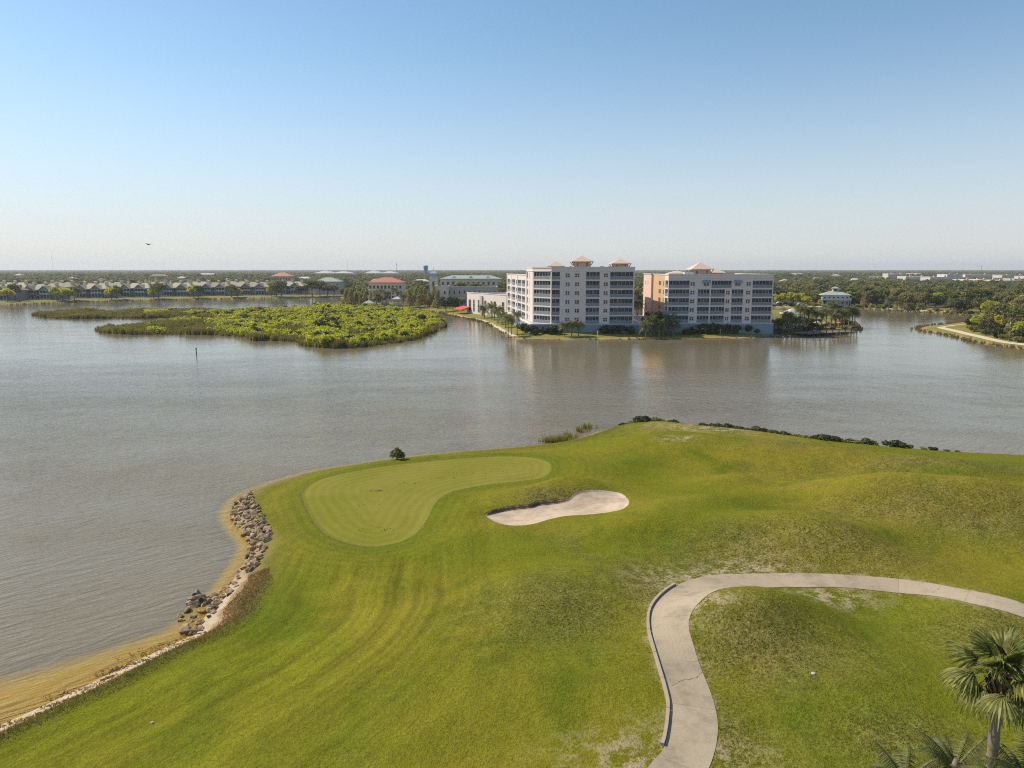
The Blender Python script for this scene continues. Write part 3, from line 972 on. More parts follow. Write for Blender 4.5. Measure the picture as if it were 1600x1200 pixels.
for px, py, r1, r2 in [(125, 1078, 1.3, .5), (180, 1046, .7, .4), (218, 1035, .9, .4), (250, 1015, 1.6, .5), (290, 1000, 1.6, .6), (170, 1060, .3, .2), (30, 1128, 1.0, .4), (95, 1100, .8, .4)]:
    x, y = at(px, py, 0.05)
    q = rng.normal(0, 1, (120, 2)) * [r1 * 0.6, r2 * 0.5]
    wp.append(np.stack([x + q[:, 0], y + q[:, 1] + q[:, 0] * 0.45, np.maximum(0.01, hz(x + q[:, 0], y + q[:, 1] + q[:, 0] * .45))], 1))
wp = np.concatenate(wp)
tag(blades('washed_weed', wp, rng.uniform(0.03, 0.08, len(wp)), rng.uniform(0.03, 0.08, len(wp)), 2.5, M['weed'], None, 6), 'brown weed washed up along the sandy shallows', kind='stuff')
# a few clippings and divots on the green
dp = []
for px, py, r1, r2, c in [(585, 767, .8, .2, 36), (643, 755, 1.2, .3, 18), (700, 746, 2.5, .5, 20), (590, 828, 1.4, .5, 20), (735, 738, 2, .6, 12), (560, 790, 2, .8, 12), (805, 737, 2, .6, 10)]:
    q0 = on(px, py, hz)
    q = rng.normal(0, 1, (c, 2)) * [r1 * .6, r2 * .6]
    dp.append(np.stack([q0.x + q[:, 0], q0.y + q[:, 1], hz(q0.x + q[:, 0], q0.y + q[:, 1]) + 0.004], 1))
dp = np.concatenate(dp)
tag(blades('grass_clippings', dp, rng.uniform(0.02, 0.06, len(dp)), rng.uniform(0.03, 0.10, len(dp)), 2.2, M['dark_wood'], None, 8), 'dark clippings scattered over the putting green', kind='stuff')

# ------------------------------------------------------------------ rocks
import bmesh


def rock_mesh(seed):
    r = np.random.default_rng(seed)
    bm = bmesh.new()
    bmesh.ops.create_icosphere(bm, subdivisions=2, radius=1)
    sc = r.uniform(0.65, 1.25, 3) * [1, 1, 0.72]
    planes = [(Vector(r.normal(0, 1, 3)).normalized(), r.uniform(0.42, 0.8)) for _ in range(11)]
    for v in bm.verts:
        for nrm, d in planes:
            k = v.co.dot(nrm)
            if k > d: v.co -= nrm * (k - d)
        v.co += Vector(r.normal(0, 0.03, 3))
        v.co = Vector((v.co.x * sc[0], v.co.y * sc[1], v.co.z * sc[2]))
    me = bpy.data.meshes.new('rock')
    bm.to_mesh(me); bm.free()
    me.materials.append(M['rock'])
    return me


rocks = [rock_mesh(i) for i in range(9)]


def rock_bank(label, poly_px, count, smin, smax, seed):
    r = random.Random(seed)
    pts = [tuple(on(a, b, hz, 0.5)[:2]) for a, b in poly_px]
    cx, cy = sum(p[0] for p in pts) / len(pts), sum(p[1] for p in pts) / len(pts)
    root = empty('rock_bank', (cx, cy, 0))
    tag(root, label, 'rocks')
    placed = []
    tries = 0
    while len(placed) < count and tries < 20000:
        tries += 1
        x = r.uniform(min(p[0] for p in pts), max(p[0] for p in pts)); y = r.uniform(min(p[1] for p in pts), max(p[1] for p in pts))
        if sdist(np.array([x]), np.array([y]), pts)[0] < 0: continue
        s = r.uniform(smin, smax)
        if any((x - a) ** 2 + (y - b) ** 2 < (0.62 * (s + c)) ** 2 for a, b, c in placed): continue
        placed.append((x, y, s))
        o = put('rock', r.choice(rocks), root, (x - cx, y - cy, max(-0.05, float(hz(x, y))) + 0.12 * s))
        o.rotation_euler = (r.uniform(-.4, .4), r.uniform(-.4, .4), r.uniform(0, 6.28))
        o.scale = (s, s, s)
    return root


rock_bank('large pile of brown limestone rocks at the bend of the shore left of the green',
          [(361, 797), (373, 781), (388, 771), (397, 783), (413, 808), (423, 832), (416, 858), (405, 882), (394, 892), (384, 880), (392, 855), (383, 838), (364, 818)], 125, 0.2, 0.54, 1)
rock_bank('thin line of small rocks along the waterline below the large rock pile',
          [(392, 880), (398, 888), (375, 912), (352, 937), (338, 946), (330, 940), (348, 922), (368, 897)], 24, 0.16, 0.36, 2)
rock_bank('small heap of dark rocks jutting into the water above the sandy beach',
          [(336, 937), (345, 946), (325, 966), (312, 985), (290, 994), (274, 988), (286, 968), (305, 945)], 26, 0.24, 0.56, 3)
for i, (a, b, lb) in enumerate([((282, 995), (318, 988), 'longer grey driftwood pole lying on the shore below the dark rocks'), ((296, 994), (308, 985), 'short grey driftwood stick crossing under the rocks on the shore')]):
    A, B = on(*a, hz, 0), on(*b, hz, 0)
    A.z = max(A.z, 0) + 0.1; B.z = max(B.z, 0) + 0.14
    o = empty('driftwood', A); tag(o, lb, 'driftwood')
    d = B - A
    MB().tube([(0, 0, 0), d * 0.35 + Vector((0.03, 0.04, 0.05)), d * 0.7 + Vector((-.03, 0, .03)), d], [0.11, 0.10, 0.08, 0.04], 7).build('stem', M['wood'], o)
    MB().tube([d * 0.55, d * 0.7 + Vector((0.1, 0.25, 0.16))], [0.05, 0.02], 6).build('branch', M['wood'], o)

# ------------------------------------------------------------------ plants: prototypes


def leaf_cloud(r, centers, radii, n, size, flat=0.75, squash=1.0):
    """rhombic leaf clumps spread over balls, denser toward their surface"""
    k = r.choice(len(centers), n, p=np.array(radii) ** 2 / np.sum(np.array(radii) ** 2))
    d = r.normal(0, 1, (n, 3)); d /= np.linalg.norm(d, axis=1)[:, None]
    rad = np.array(radii)[k] * r.uniform(0.35, 1.0, n) ** 0.5
    c = np.array(centers)[k] + d * rad[:, None] * [1, 1, squash]
    nrm = d + r.normal(0, 0.55, (n, 3)); nrm[:, 2] += 0.35
    nrm /= np.linalg.norm(nrm, axis=1)[:, None]
    t = np.cross(nrm, r.normal(0, 1, (n, 3))); t /= np.linalg.norm(t, axis=1)[:, None]
    b = np.cross(nrm, t)
    s = size * r.uniform(0.6, 1.35, n)[:, None]
    droop = nrm * s * 0.25
    V = np.stack([c - t * s - droop, c - b * s * flat, c + t * s - droop, c + b * s * flat], 1).reshape(-1, 3)
    return V, np.arange(4 * n).reshape(-1, 4)


def broadleaf(seed, hgt, rad, nleaf, size, mat, clumps=16, base=0.38, open_=1.0):
    r = np.random.default_rng(seed)
    cs, rs = [], []
    zc = hgt * (base + 1) / 2
    for i in range(clumps):
        a = r.uniform(0, 6.28); e = r.uniform(-0.55, 1.0)
        q = r.uniform(0.45, 0.80)
        cs.append((math.cos(a) * rad * q * math.sqrt(max(0, 1 - e * e * 0.75)), math.sin(a) * rad * q * math.sqrt(max(0, 1 - e * e * 0.75)), zc + e * (hgt - zc) * 0.74))
        rs.append(rad * r.uniform(0.24, 0.42) * open_)
    V, F = leaf_cloud(r, cs, rs, nleaf, size, squash=0.8)
    crown = np_mesh('crown', V, F, mat)
    mb = MB()
    th = hgt * base
    mb.tube([(0, 0, -0.4), (0.08, 0.03, th * 0.5), (0.0, 0.1, th), (0.1, 0.0, hgt * 0.72)], [0.045 * hgt * .75, 0.032 * hgt, 0.026 * hgt, 0.008 * hgt], 7)
    for i in range(6):
        c = cs[i]
        mb.tube([(0, 0.05, th * r.uniform(0.75, 1.15)), (c[0] * .5, c[1] * .5, (th + c[2]) * .5), (c[0] * .9, c[1] * .9, c[2])], [0.017 * hgt, 0.011 * hgt, 0.004 * hgt], 5, False)
    trunk = mb.mesh('trunk', M['bark'])
    return trunk, crown


TREES = [broadleaf(10 + i, h, r_, 1500, sz, M['leaf'], c, b) for i, (h, r_, sz, c, b) in enumerate(
    [(9.5, 4.2, .40, 16, .36), (8.5, 4.6, .40, 18, .32), (10.5, 4.4, .42, 18, .38), (7.5, 3.8, .36, 14, .30), (11, 5.2, .44, 20, .34), (8.8, 3.4, .36, 13, .36)])]
OAKS = [broadleaf(40 + i, h, r_, 1700, .40, M['leaf_dark'], 18, .25) for i, (h, r_) in enumerate([(8.5, 5.2), (7.5, 4.8)])]
BRIGHT = [broadleaf(50 + i, h, r_, 1500, .36, M['leaf_bright'], 17, .25) for i, (h, r_) in enumerate([(8.5, 4.6), (7.5, 4.2)])]


def cypress(seed, hgt, rad):
    r = np.random.default_rng(seed)
    cs, rs = [], []
    for i in range(26):
        t = (i + 1) / 26
        a = i * 2.4 + r.uniform(-.4, .4)
        q = rad * (1 - 0.75 * t) * r.uniform(0.35, 0.85)
        cs.append((math.cos(a) * q, math.sin(a) * q, hgt * (0.14 + 0.84 * t))); rs.append(rad * (0.20 + 0.20 * (1 - t)))
    V, F = leaf_cloud(r, cs, rs, 1700, 0.33, 0.45)
    mb = MB()
    mb.tube([(0, 0, -.3), (0, .05, hgt * .4), (0, 0, hgt * .95)], [.24, .15, .03], 7)
    for c in cs:
        mb.tube([(0, 0, c[2] - 0.9), (c[0] * 1.15, c[1] * 1.15, c[2])], [.06, .015], 4, False)
    return mb.mesh('trunk', M['bark']), np_mesh('crown', V, F, M['leaf_cypress'])


CYPRESS = [cypress(60 + i, h, r_) for i, (h, r_) in enumerate([(11, 3.2), (10, 3.0), (12, 3.6)])]


def frond(r, L, n, wid, droop, lift):
    """a pinnate frond along +X: rachis strip and leaflets"""
    V, F = [], []
    pts = []
    for i in range(n + 1):
        t = i / n
        x = L * (t - 0.18 * droop * t * t)
        z = L * (lift * t - droop * t * t)
        pts.append(np.array([x, 0, z]))
    for i in range(n):
        a, b = pts[i], pts[i + 1]
        d = b - a
        t = i / n
        k = len(V)
        V += [a + [0, 0.03, 0], a - [0, 0.03, 0], b - [0, 0.03, 0], b + [0, 0.03, 0]]
        F.append((k, k + 1, k + 2, k + 3))
        if t < 0.12: continue
        ll = wid * math.sin(math.pi * (0.12 + 0.86 * t)) * r.uniform(.85, 1.15)
        for sgn in (-1, 1):
            tip = a + d * 1.1 + np.array([0.25 * ll, sgn * ll * 0.85, -0.55 * ll * r.uniform(.6, 1.3)])
            k = len(V)
            V += [a, a + d * 0.75, tip + d * 0.12, tip]
            F.append((k, k + 1, k + 2, k + 3) if sgn > 0 else (k + 3, k + 2, k + 1, k))
    return np.array(V), np.array(F)


def rot_z(V, a):
    c, s = math.cos(a), math.sin(a)
    return np.stack([V[:, 0] * c - V[:, 1] * s, V[:, 0] * s + V[:, 1] * c, V[:, 2]], 1)


def palm(seed, hgt, L, nf, nseg, wid, mat, tr=0.16, lean=0.2, bark=None):
    r = np.random.default_rng(seed)
    Vs, Fs, k = [], [], 0
    tx, ty = lean * r.uniform(-1, 1), lean * r.uniform(-1, 1)
    for i in range(nf):
        t = i / nf
        lift = 1.05 - 1.35 * t + r.uniform(-.15, .15)
        V, F = frond(r, L * r.uniform(.85, 1.1) * (0.8 + 0.25 * t), nseg, wid, 0.55 + 0.25 * r.uniform(), lift)
        V = rot_z(V, i * 2.399 + r.uniform(-.2, .2)) + [tx, ty, hgt]
        Vs.append(V); Fs.append(F + k); k += len(V)
    crown = np_mesh('crown', np.concatenate(Vs), np.concatenate(Fs), mat)
    mb = MB()
    mb.tube([(0, 0, -.4), (tx * .2, ty * .2, hgt * .3), (tx * .6, ty * .6, hgt * .7), (tx, ty, hgt), (tx, ty, hgt + .35)], [tr * 1.35, tr, tr * .9, tr * 1.15, tr * .5], 9)
    return mb.mesh('trunk', bark or M['palm_bark']), crown


PALMS = [palm(70 + i, h, 3.0, 30, 13, .95, M['palm'], .17) for i, h in enumerate([6.2, 7.4, 5.2])]
SHORT_PALMS = [palm(80 + i, h, 2.8, 28, 12, .95, M['palm'], .17) for i, h in enumerate([3.6, 4.4])]


def shrub(seed, rad, hgt, n, size, mat):
    r = np.random.default_rng(seed)
    cs = [(r.uniform(-1, 1) * rad * .55, r.uniform(-1, 1) * rad * .55, hgt * r.uniform(.3, .68)) for _ in range(8)]
    V, F = leaf_cloud(r, cs, [rad * r.uniform(.38, .55) for _ in cs], n, size, squash=min(1, hgt / rad * .62))
    V[:, 2] = np.maximum(V[:, 2], -0.05)
    mb = MB()
    for c in cs[:5]:
        mb.tube([(c[0] * .15, c[1] * .15, -.1), (c[0] * .8, c[1] * .8, c[2])], [.04, .015], 4, False)
    return mb.mesh('stem', M['bark']), np_mesh('foliage', V, F, mat)


SHRUBS = [shrub(90 + i, 1.5, 1.7, 900, .19, M['leaf_dark']) for i in range(2)] + [shrub(93 + i, 1.2, 1.2, 420, .13, M['leaf']) for i in range(3)]


def plant(name, proto, loc, s, label, cat, group, names=('trunk', 'crown'), rz=None, single=False, sz=None):
    rz = random.uniform(0, 6.28) if rz is None else rz
    if single:
        key = proto[1].name + '_joined'
        me = bpy.data.meshes.get(key)
        if me is None:
            a, b = proto
            nv = len(a.vertices)
            mb = MB()
            mb.v = [tuple(v.co) for v in a.vertices] + [tuple(v.co) for v in b.vertices]
            mb.f = [tuple(p.vertices) for p in a.polygons] + [tuple(i + nv for i in p.vertices) for p in b.polygons]
            mb.m = [0] * len(a.polygons) + [1] * len(b.polygons)
            me = mb.mesh(key, [a.materials[0], b.materials[0]])
        o = put(name, me, None, loc, rz)
        o.scale = (s, s, s * (sz or 1))
        return tag(o, label, cat, group)
    root = empty(name, loc, rz)
    root.scale = (s, s, s * (sz or 1))
    tag(root, label, cat, group)
    put(names[0], proto[0], root)
    put(names[1], proto[1], root)
    return root


random.seed(4)
# ------------------------------------------------------------------ apartment blocks


def frame_of(P0, P1):
    d = Vector((P1[0] - P0[0], P1[1] - P0[1], 0))
    return (Vector((P0[0], P0[1], 0)), math.atan2(d.y, d.x), d.length)


def facade(parent, P0, P1, z0, z1, holes, mat, depth=0.5, name='wall'):
    """an outer wall face with real openings; local x runs along the wall, y goes inward"""
    o0, rz, L = frame_of(P0, P1)
    us = sorted(set([0.0, L] + [round(h[0], 3) for h in holes] + [round(h[1], 3) for h in holes]))
    zs = sorted(set([z0, z1] + [round(h[2], 3) for h in holes] + [round(h[3], 3) for h in holes]))
    us = [q for q in us if -1e-6 <= q <= L + 1e-6]
    mb = MB()
    for i in range(len(us) - 1):
        for j in range(len(zs) - 1):
            uc, zc = (us[i] + us[i + 1]) / 2, (zs[j] + zs[j + 1]) / 2
            if any(h[0] < uc < h[1] and h[2] < zc < h[3] for h in holes): continue
            mb.quad((us[i], 0, zs[j]), (us[i + 1], 0, zs[j]), (us[i + 1], 0, zs[j + 1]), (us[i], 0, zs[j + 1]))
    for a, b, c, d in holes:
        a, b = max(a, 0), min(b, L)
        mb.quad((a, 0, c), (a, depth, c), (a, depth, d), (a, 0, d))
        mb.quad((b, 0, c), (b, 0, d), (b, depth, d), (b, depth, c))
        mb.quad((a, 0, c), (b, 0, c), (b, depth, c), (a, depth, c))
        mb.quad((a, 0, d), (a, depth, d), (b, depth, d), (b, 0, d))
    mb.build(name, mat, parent, o0, rz)
    return o0, rz, L


CACHE = {}


def cached(key, fn):
    if key not in CACHE: CACHE[key] = fn()
    return CACHE[key]


def along(fr, u, z, y=0.0):
    o0, rz, L = fr
    return Vector((o0.x + math.cos(rz) * u - math.sin(rz) * y, o0.y + math.sin(rz) * u + math.cos(rz) * y, z))


def lanai(parent, fr, u0, u1, z, h, bays, rail=1.05, depth=0.5):
    w = u1 - u0
    key = ('lanai', round(w, 2), round(h, 2), bays, depth)
    k_ = depth / .5

    def mk():
        f = MB()
        for i in range(bays + 1):
            x = w * i / bays
            x = min(max(x, 0.05), w - 0.05)
            f.box(x - 0.05, x + 0.05, 0.14 * k_, 0.22 * k_, 0.06, h - 0.06)
        f.box(0, w, 0.13 * k_, 0.23 * k_, h - 0.10, h - 0.002)
        f.box(0, w, 0.13 * k_, 0.23 * k_, 0.002, 0.08)
        f.box(0, w, 0.13 * k_, 0.23 * k_, rail, rail + 0.07)
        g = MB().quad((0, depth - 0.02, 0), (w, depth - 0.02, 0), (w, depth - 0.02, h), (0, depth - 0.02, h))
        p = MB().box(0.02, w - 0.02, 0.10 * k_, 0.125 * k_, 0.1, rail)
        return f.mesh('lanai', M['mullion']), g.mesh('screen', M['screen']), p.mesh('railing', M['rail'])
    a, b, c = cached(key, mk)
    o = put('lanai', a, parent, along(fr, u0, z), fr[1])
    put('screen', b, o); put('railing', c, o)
    return o


def window(parent, fr, u0, u1, z0, z1, cols=2, rows=2, depth=0.5, frame=None, arch=False):
    w, h = u1 - u0, z1 - z0
    key = ('win', round(w, 2), round(h, 2), cols, rows, frame)

    def mk():
        f = MB()
        t = 0.09
        for i in range(cols + 1):
            x = w * i / cols
            tt = t if 0 < i < cols else t * 0.8
            x = min(max(x, tt), w - tt)
            f.box(x - tt, x + tt, 0.10, 0.2, 0.002, h - 0.002)
        for j in range(rows + 1):
            z = h * j / rows
            z = min(max(z, .05), h - .05)
            f.box(0.002, w - 0.002, 0.105, 0.195, z - .05, z + .05)
        f.box(-0.08, w + 0.08, -0.08, 0.1, -0.1, 0.0)
        g = MB().quad((0, 0.15, 0), (w, 0.15, 0), (w, 0.15, h), (0, 0.15, h))
        return f.mesh('window', M[frame or 'trim']), g.mesh('glass', M['glass'])
    a, b = cached(key, mk)
    o = put('window', a, parent, along(fr, u0, z0), fr[1])
    put('glass', b, o)
    return o


def roof_tower(parent, cx, cy, w, z0, z1, zt, over=0.9, body='tower'):
    """square stair tower: stucco body with louvred openings, hipped tile roof on brackets"""
    t = MB().box(cx - w / 2, cx + w / 2, cy - w / 2, cy + w / 2, z0, z1).build('roof_tower', M[body], parent)
    r = MB().hip(cx - w / 2 - over, cx + w / 2 + over, cy - w / 2 - over, cy + w / 2 + over, z1, zt).build('tower_roof', M['tower_roof'], t)
    for sx in (-1, 1):
        for sy in (-1, 1):
            MB().tube([(cx + sx * w / 2, cy + sy * w / 2, z1 - 1.2), (cx + sx * (w / 2 + over * .8), cy + sy * (w / 2 + over * .8), z1 - 0.02)], [.14, .14], 6).build('bracket', M['wood'], t)
    for sx in (-1, 1):
        MB().box(cx + sx * w * .28 - .25, cx + sx * w * .28 + .25, cy - w / 2 - .05, cy - w / 2 + .05, z1 - 1.5, z1 - .3).build('louvre', M['wood'], t)
        MB().box(cx + sx * (w / 2) - .05, cx + sx * (w / 2) + .05, cy - .5, cy + .5, z1 - 1.5, z1 - .3).build('louvre', M['wood'], t)
    return t


FH = 3.05
KA = 248.5 / 1110


def ax(z):
    return (780 + z / 7.2727 - 800) * KA


YA = 248.0
Pc = (ax(588), YA)                      # chamfer meets front
Pr = (ax(1522), YA)
Pl = (7.3, YA + 7.6)                    # chamfer meets flank
Pm = (5.4, YA + 20.0)                   # six storeys end here
Pe = (-2.2, YA + 70.0)
condoA = empty('apartment_block', (ax(1000), YA + 20, 1.4))
tag(condoA, 'white six storey apartment block with blue grey base and roof towers by the lake', 'apartment block')
HA = empty_loc = condoA.location.copy()


class Off:
    """parent whose children are given in world space"""
    pass


def reparent_world(root):
    for ch in root.children:
        ch.location = ch.location - root.location


condoA.location = (0, 0, 0)
zf = [4.3 + FH * k for k in range(6)]
zt6, zt5 = 23.6, 20.9
# front
Lx = lambda z: ax(z) - Pc[0]
lan = [(Lx(594), Lx(684), 2), (Lx(977), Lx(1130), 4), (Lx(1247), Lx(1507), 6)]
win = [(Lx(744), Lx(797)), (Lx(850), Lx(905)), (Lx(1173), Lx(1226))]
holes = [(a, b, z, z + 2.6) for a, b, _ in lan for z in zf] + [(a, b, z + .75, z + 2.15) for a, b in win for z in zf]
fr = facade(condoA, Pc, Pr, 4.15, zt6, holes, M['white_wall'])
for z in zf:
    for a, b, n_ in lan: lanai(condoA, fr, a, b, z, 2.6, n_)
    for a, b in win: window(condoA, fr, a, b, z + .75, z + 2.15, 2, 2)
# chamfer
L_ = frame_of(Pl, Pc)[2]
holes = [(0.6, L_ - 0.45, z, z + 2.6) for z in zf]
fr = facade(condoA, Pl, Pc, 4.15, zt6, holes, M['white_wall'])
for z in zf: lanai(condoA, fr, 0.6, L_ - .45, z, 2.6, 6)
# flank, tall end
L_ = frame_of(Pm, Pl)[2]
holes = [(L_ * .42, L_ * .42 + 1.1, z + .4, z + 2.2) for z in zf] + [(0.8, 3.2, z + .3, z + 2.5) for z in zf]
fr = facade(condoA, Pm, Pl, 4.15, zt6, holes, M['white_wall'])
for z in zf:
    window(condoA, fr, L_ * .42, L_ * .42 + 1.1, z + .4, z + 2.2, 1, 2)
    window(condoA, fr, 0.8, 3.2, z + .3, z + 2.5, 2, 1)
# flank, lower wing of five storeys
L_ = frame_of(Pe, Pm)[2]
cols = []
u = 2.0
for wd, gap, kind_ in [(6.5, 1.9, 'l'), (3.2, 1.9, 'w'), (8.0, 1.8, 'l'), (3.0, 1.8, 'w'), (9.0, 1.6, 'l'), (7.0, 1.5, 'l')]:
    cols.append((u, u + wd, kind_)); u += wd + gap
cols = [(a, b, k) for a, b, k in cols if b < L_ - .5]
holes = [((a, b, z, z + 2.5) if k == 'l' else (a, b, z + .6, z + 2.2)) for a, b, k in cols for z in zf[:5]]
fr = facade(condoA, Pe, Pm, 4.15, zt5, holes, M['white_wall'], .2)
for z in zf[:5]:
    for a, b, k in cols:
        if k == 'l': lanai(condoA, fr, a, b, z, 2.5, 3, depth=.2)
        else: window(condoA, fr, a, b, z + .6, z + 2.2, 2, 1)
# piers down the flank, a ledge over the base, parapet caps
for u in (0.1, 13.8, 28.9, L_ - .9):
    q = [along(fr, u, 0, -0.14), along(fr, u + .8, 0, -0.14), along(fr, u + .8, 0, -0.003), along(fr, u, 0, -0.003)]
    MB().prism(q, 4.4, zt5 + .45).build('pier', M['trim'], condoA)
backA = [(ax(1522), YA + 46), (14, YA + 62), (8, YA + 74)]
facade(condoA, Pr, backA[0], 1.2, zt6, [], M['white_wall'])
facade(condoA, backA[0], backA[1], 1.2, zt6, [], M['white_wall'])
facade(condoA, backA[2], Pe, 1.2, zt5, [], M['white_wall'])
facade(condoA, backA[1], backA[2], 1.2, zt5, [], M['white_wall'])
facade(condoA, backA[1], Pm, zt5 - 1.5, zt6, [], M['white_wall'])
MB().quad((*Pc, zt6 - 1), (*Pr, zt6 - 1), (*backA[0], zt6 - 1), (*backA[1], zt6 - 1), (*Pm, zt6 - 1), (*Pl, zt6 - 1)).build('roof', M['flatroof'], condoA)
MB().quad((*Pm, zt5 - 1), (*backA[1], zt5 - 1), (*backA[2], zt5 - 1), (*Pe, zt5 - 1)).build('roof', M['flatroof'], condoA)


def cap(parent, pts, z, t=0.35, out=0.18, h=0.3, name='parapet_cap', mat=None):
    mb = MB()
    for a, b in zip(pts[:-1], pts[1:]):
        f_ = frame_of(a, b)
        q = [along(f_, -out * .6, 0, -out), along(f_, f_[2] + out * .6, 0, -out), along(f_, f_[2] + out * .6, 0, t), along(f_, -out * .6, 0, t)]
        mb.prism(q, z, z + h)
        z += 0.002
    return mb.build(name, mat or M['trim'], parent)


cap(condoA, [Pm, Pl, Pc, Pr, backA[0]], zt6)
cap(condoA, [Pe, Pm], zt5)
cap(condoA, [Pm, Pl, Pc, Pr], 22.35, .01, .14, .22, 'cornice')
# base: pushed a little forward of the floors above
Lb, Cb, Rb, Eb = (Pl[0] - .6, YA - 1.5), None, (Pr[0] + 1.5, YA - 1.5), (Pe[0] - 1.0, Pe[1])
baseA = [Eb, (Pl[0] - 1.0, YA - 1.5), (Pr[0] + 4, YA - 1.5), (Pr[0] + 4, YA + 40), (20, YA + 60)]
MB().prism(baseA, 0.5, 4.15).build('base', M['podium'], condoA)
cap(condoA, baseA[:4], 4.15, 1.2, .12, .18, 'ledge')
for cx, wd, z1, zt, dy in [(906.5, 5.9, 25.6, 27.9, 8), (965.5, 5.2, 24.9, 26.9, 9), (867, 4.6, 24.0, 25.9, 14)]:
    yy_ = YA + dy
    roof_tower(condoA, (cx - 800) * (yy_ + 1.5) / 1110, yy_, wd, zt6 - 1.0, z1, zt)
for x_, w_ in ((ax(800), 1.0), (ax(1240), .8), (ax(700), 1.2), (ax(1150), 1.3), (ax(1400), 1.6)):
    MB().box(x_, x_ + w_, YA + 4, YA + 5.2, zt6 - 1, zt6 + .5).build('roof_unit', M['metal'], condoA)

# second block
KB = 250.5 / 1110


def bx(z):
    return (990 + z / 7.2727 - 800) * KB


YB = 250.0
Qc, Qr, Ql = (bx(376), YB), (bx(1556), YB), (bx(376), YB + 43)
condoB = empty('apartment_block', (0, 0, 0))
tag(condoB, 'five storey grey white apartment block with ochre side wall beside the palms', 'apartment block')
zb = [4.5 + 3.03 * k for k in range(5)]
ztB = 21.1
Lx = lambda z: bx(z) - Qc[0]
lanB = [(Lx(382), Lx(614), 6, range(5)), (Lx(708), Lx(842), 4, range(4)), (Lx(856), Lx(1014), 5, range(4)), (Lx(862), Lx(1086), 7, [4]), (Lx(1092), Lx(1220), 4, range(4)), (Lx(1322), Lx(1546), 6, range(5))]
winB = [(Lx(622), Lx(676), range(5)), (Lx(1024), Lx(1072), range(4)), (Lx(1250), Lx(1304), range(5)), (Lx(768), Lx(836), [4]), (Lx(1122), Lx(1190), [4])]
holes = [(a, b, zb[k], zb[k] + 2.55) for a, b, _, ks in lanB for k in ks] + [(a, b, zb[k] + .7, zb[k] + 2.15) for a, b, ks in winB for k in ks]
fr = facade(condoB, Qc, Qr, 4.3, ztB, holes, M['white_wall'])
for a, b, n_, ks in lanB:
    for k in ks: lanai(condoB, fr, a, b, zb[k], 2.55, n_)
for a, b, ks in winB:
    for k in ks:
        w_ = window(condoB, fr, a, b, zb[k] + .7, zb[k] + 2.15, 2, 2)
        if k == 4 and b - a > 2.0:
            mb = MB()
            mb.quad((-.3, -.9, 1.35), (b - a + .3, -.9, 1.35), (b - a + .3, -.003, 2.05), (-.3, -.003, 2.05))
            mb.quad((-.3, -.9, 1.1), (b - a + .3, -.9, 1.1), (b - a + .3, -.9, 1.35), (-.3, -.9, 1.35))
            for x_ in (-.3, b - a + .3): mb.quad((x_, -.9, 1.1), (x_, -.9, 1.35), (x_, -.003, 2.05), (x_, -.003, 1.1))
            mb.build('awning', M['podium'], w_)
# ochre flank: front strip of lanais, ochre wall with windows, pink pier at the far end
LB = 43.0
Q1, Q2 = (Qc[0], YB + 6.0), (Qc[0], YB + 27.0)
fr = facade(condoB, Q1, Qc, 4.3, ztB, [(0.8, 5.4, z, z + 2.55) for z in zb], M['white_wall'])
for z in zb: lanai(condoB, fr, .8, 5.4, z, 2.55, 4)
uw = [(3.0, 5.2), (10.5, 14.5)]
holes = [(a, b, z + .5, z + 2.2) for a, b in uw[1:] for z in zb] + [(18.2, 19.6, z + .5, z + 2.2) for z in zb]
fr = facade(condoB, Q2, Q1, 4.3, ztB, holes, M['orange'])
for z in zb:
    window(condoB, fr, 10.5, 14.5, z + .5, z + 2.2, 3, 1)
    window(condoB, fr, 18.2, 19.6, z + .5, z + 2.2, 1, 1)
Q3 = (Qc[0] - 0.8, YB + 27.0); Q4 = (Qc[0] - 0.8, YB + 43)
hp = [(4, 5, zb[4] + .5, zb[4] + 2), (9, 10, zb[4] + .5, zb[4] + 2)]
fr = facade(condoB, Q4, Q3, 4.3, ztB, hp, M['pink'])
for a, b, c, d in hp: window(condoB, fr, a, b, c, d, 1, 1)
facade(condoB, Q3, Q2, 4.3, ztB, [], M['pink'])
facade(condoB, Qr, (Qr[0], YB + 43), 1.2, ztB, [], M['white_wall'])
facade(condoB, (Qr[0], YB + 43), Q4, 1.2, ztB, [], M['white_wall'])
MB().quad((*Qc, ztB - 1), (*Qr, ztB - 1), (Qr[0], YB + 43, ztB - 1), (Qc[0], YB + 43, ztB - 1)).build('roof', M['flatroof'], condoB)
cap(condoB, [Q4, Q3], ztB, name='parapet_cap'); cap(condoB, [Q2, Qc, Qr, (Qr[0], YB + 43)], ztB)
cap(condoB, [Qc, Qr], 20.0, .01, .14, .2, 'cornice')
baseB = [(Qc[0] - 14, YB + 43), (Qc[0] - 14, YB - 1.2), (Qr[0] + .4, YB - 1.2), (Qr[0] + .4, YB + 42.9), ]
MB().prism(baseB, 0.5, 4.3).build('base', M['podium'], condoB)
cap(condoB, baseB[:3], 4.3, 1.1, .12, .16, 'ledge')
for cx, wd, z1, zt, dy in [(1088, 6.2, 22.9, 25.6, 9), (1053, 5.2, 21.3, 22.6, 18), (1112, 4.6, 21.6, 23.4, 16)]:
    yy_ = YB + dy
    roof_tower(condoB, (cx - 800) * (yy_ + 1.5) / 1110, yy_, wd, ztB - 1.0, z1, zt)
MB().box(bx(575), bx(680), YB + 3, YB + 5, ztB - 1, ztB + .9).build('roof_unit', M['trim'], condoB)
MB().box(bx(1220), bx(1330), YB + 4, YB + 7, ztB - 1, ztB + .35).build('roof_unit', M['trim'], condoB)
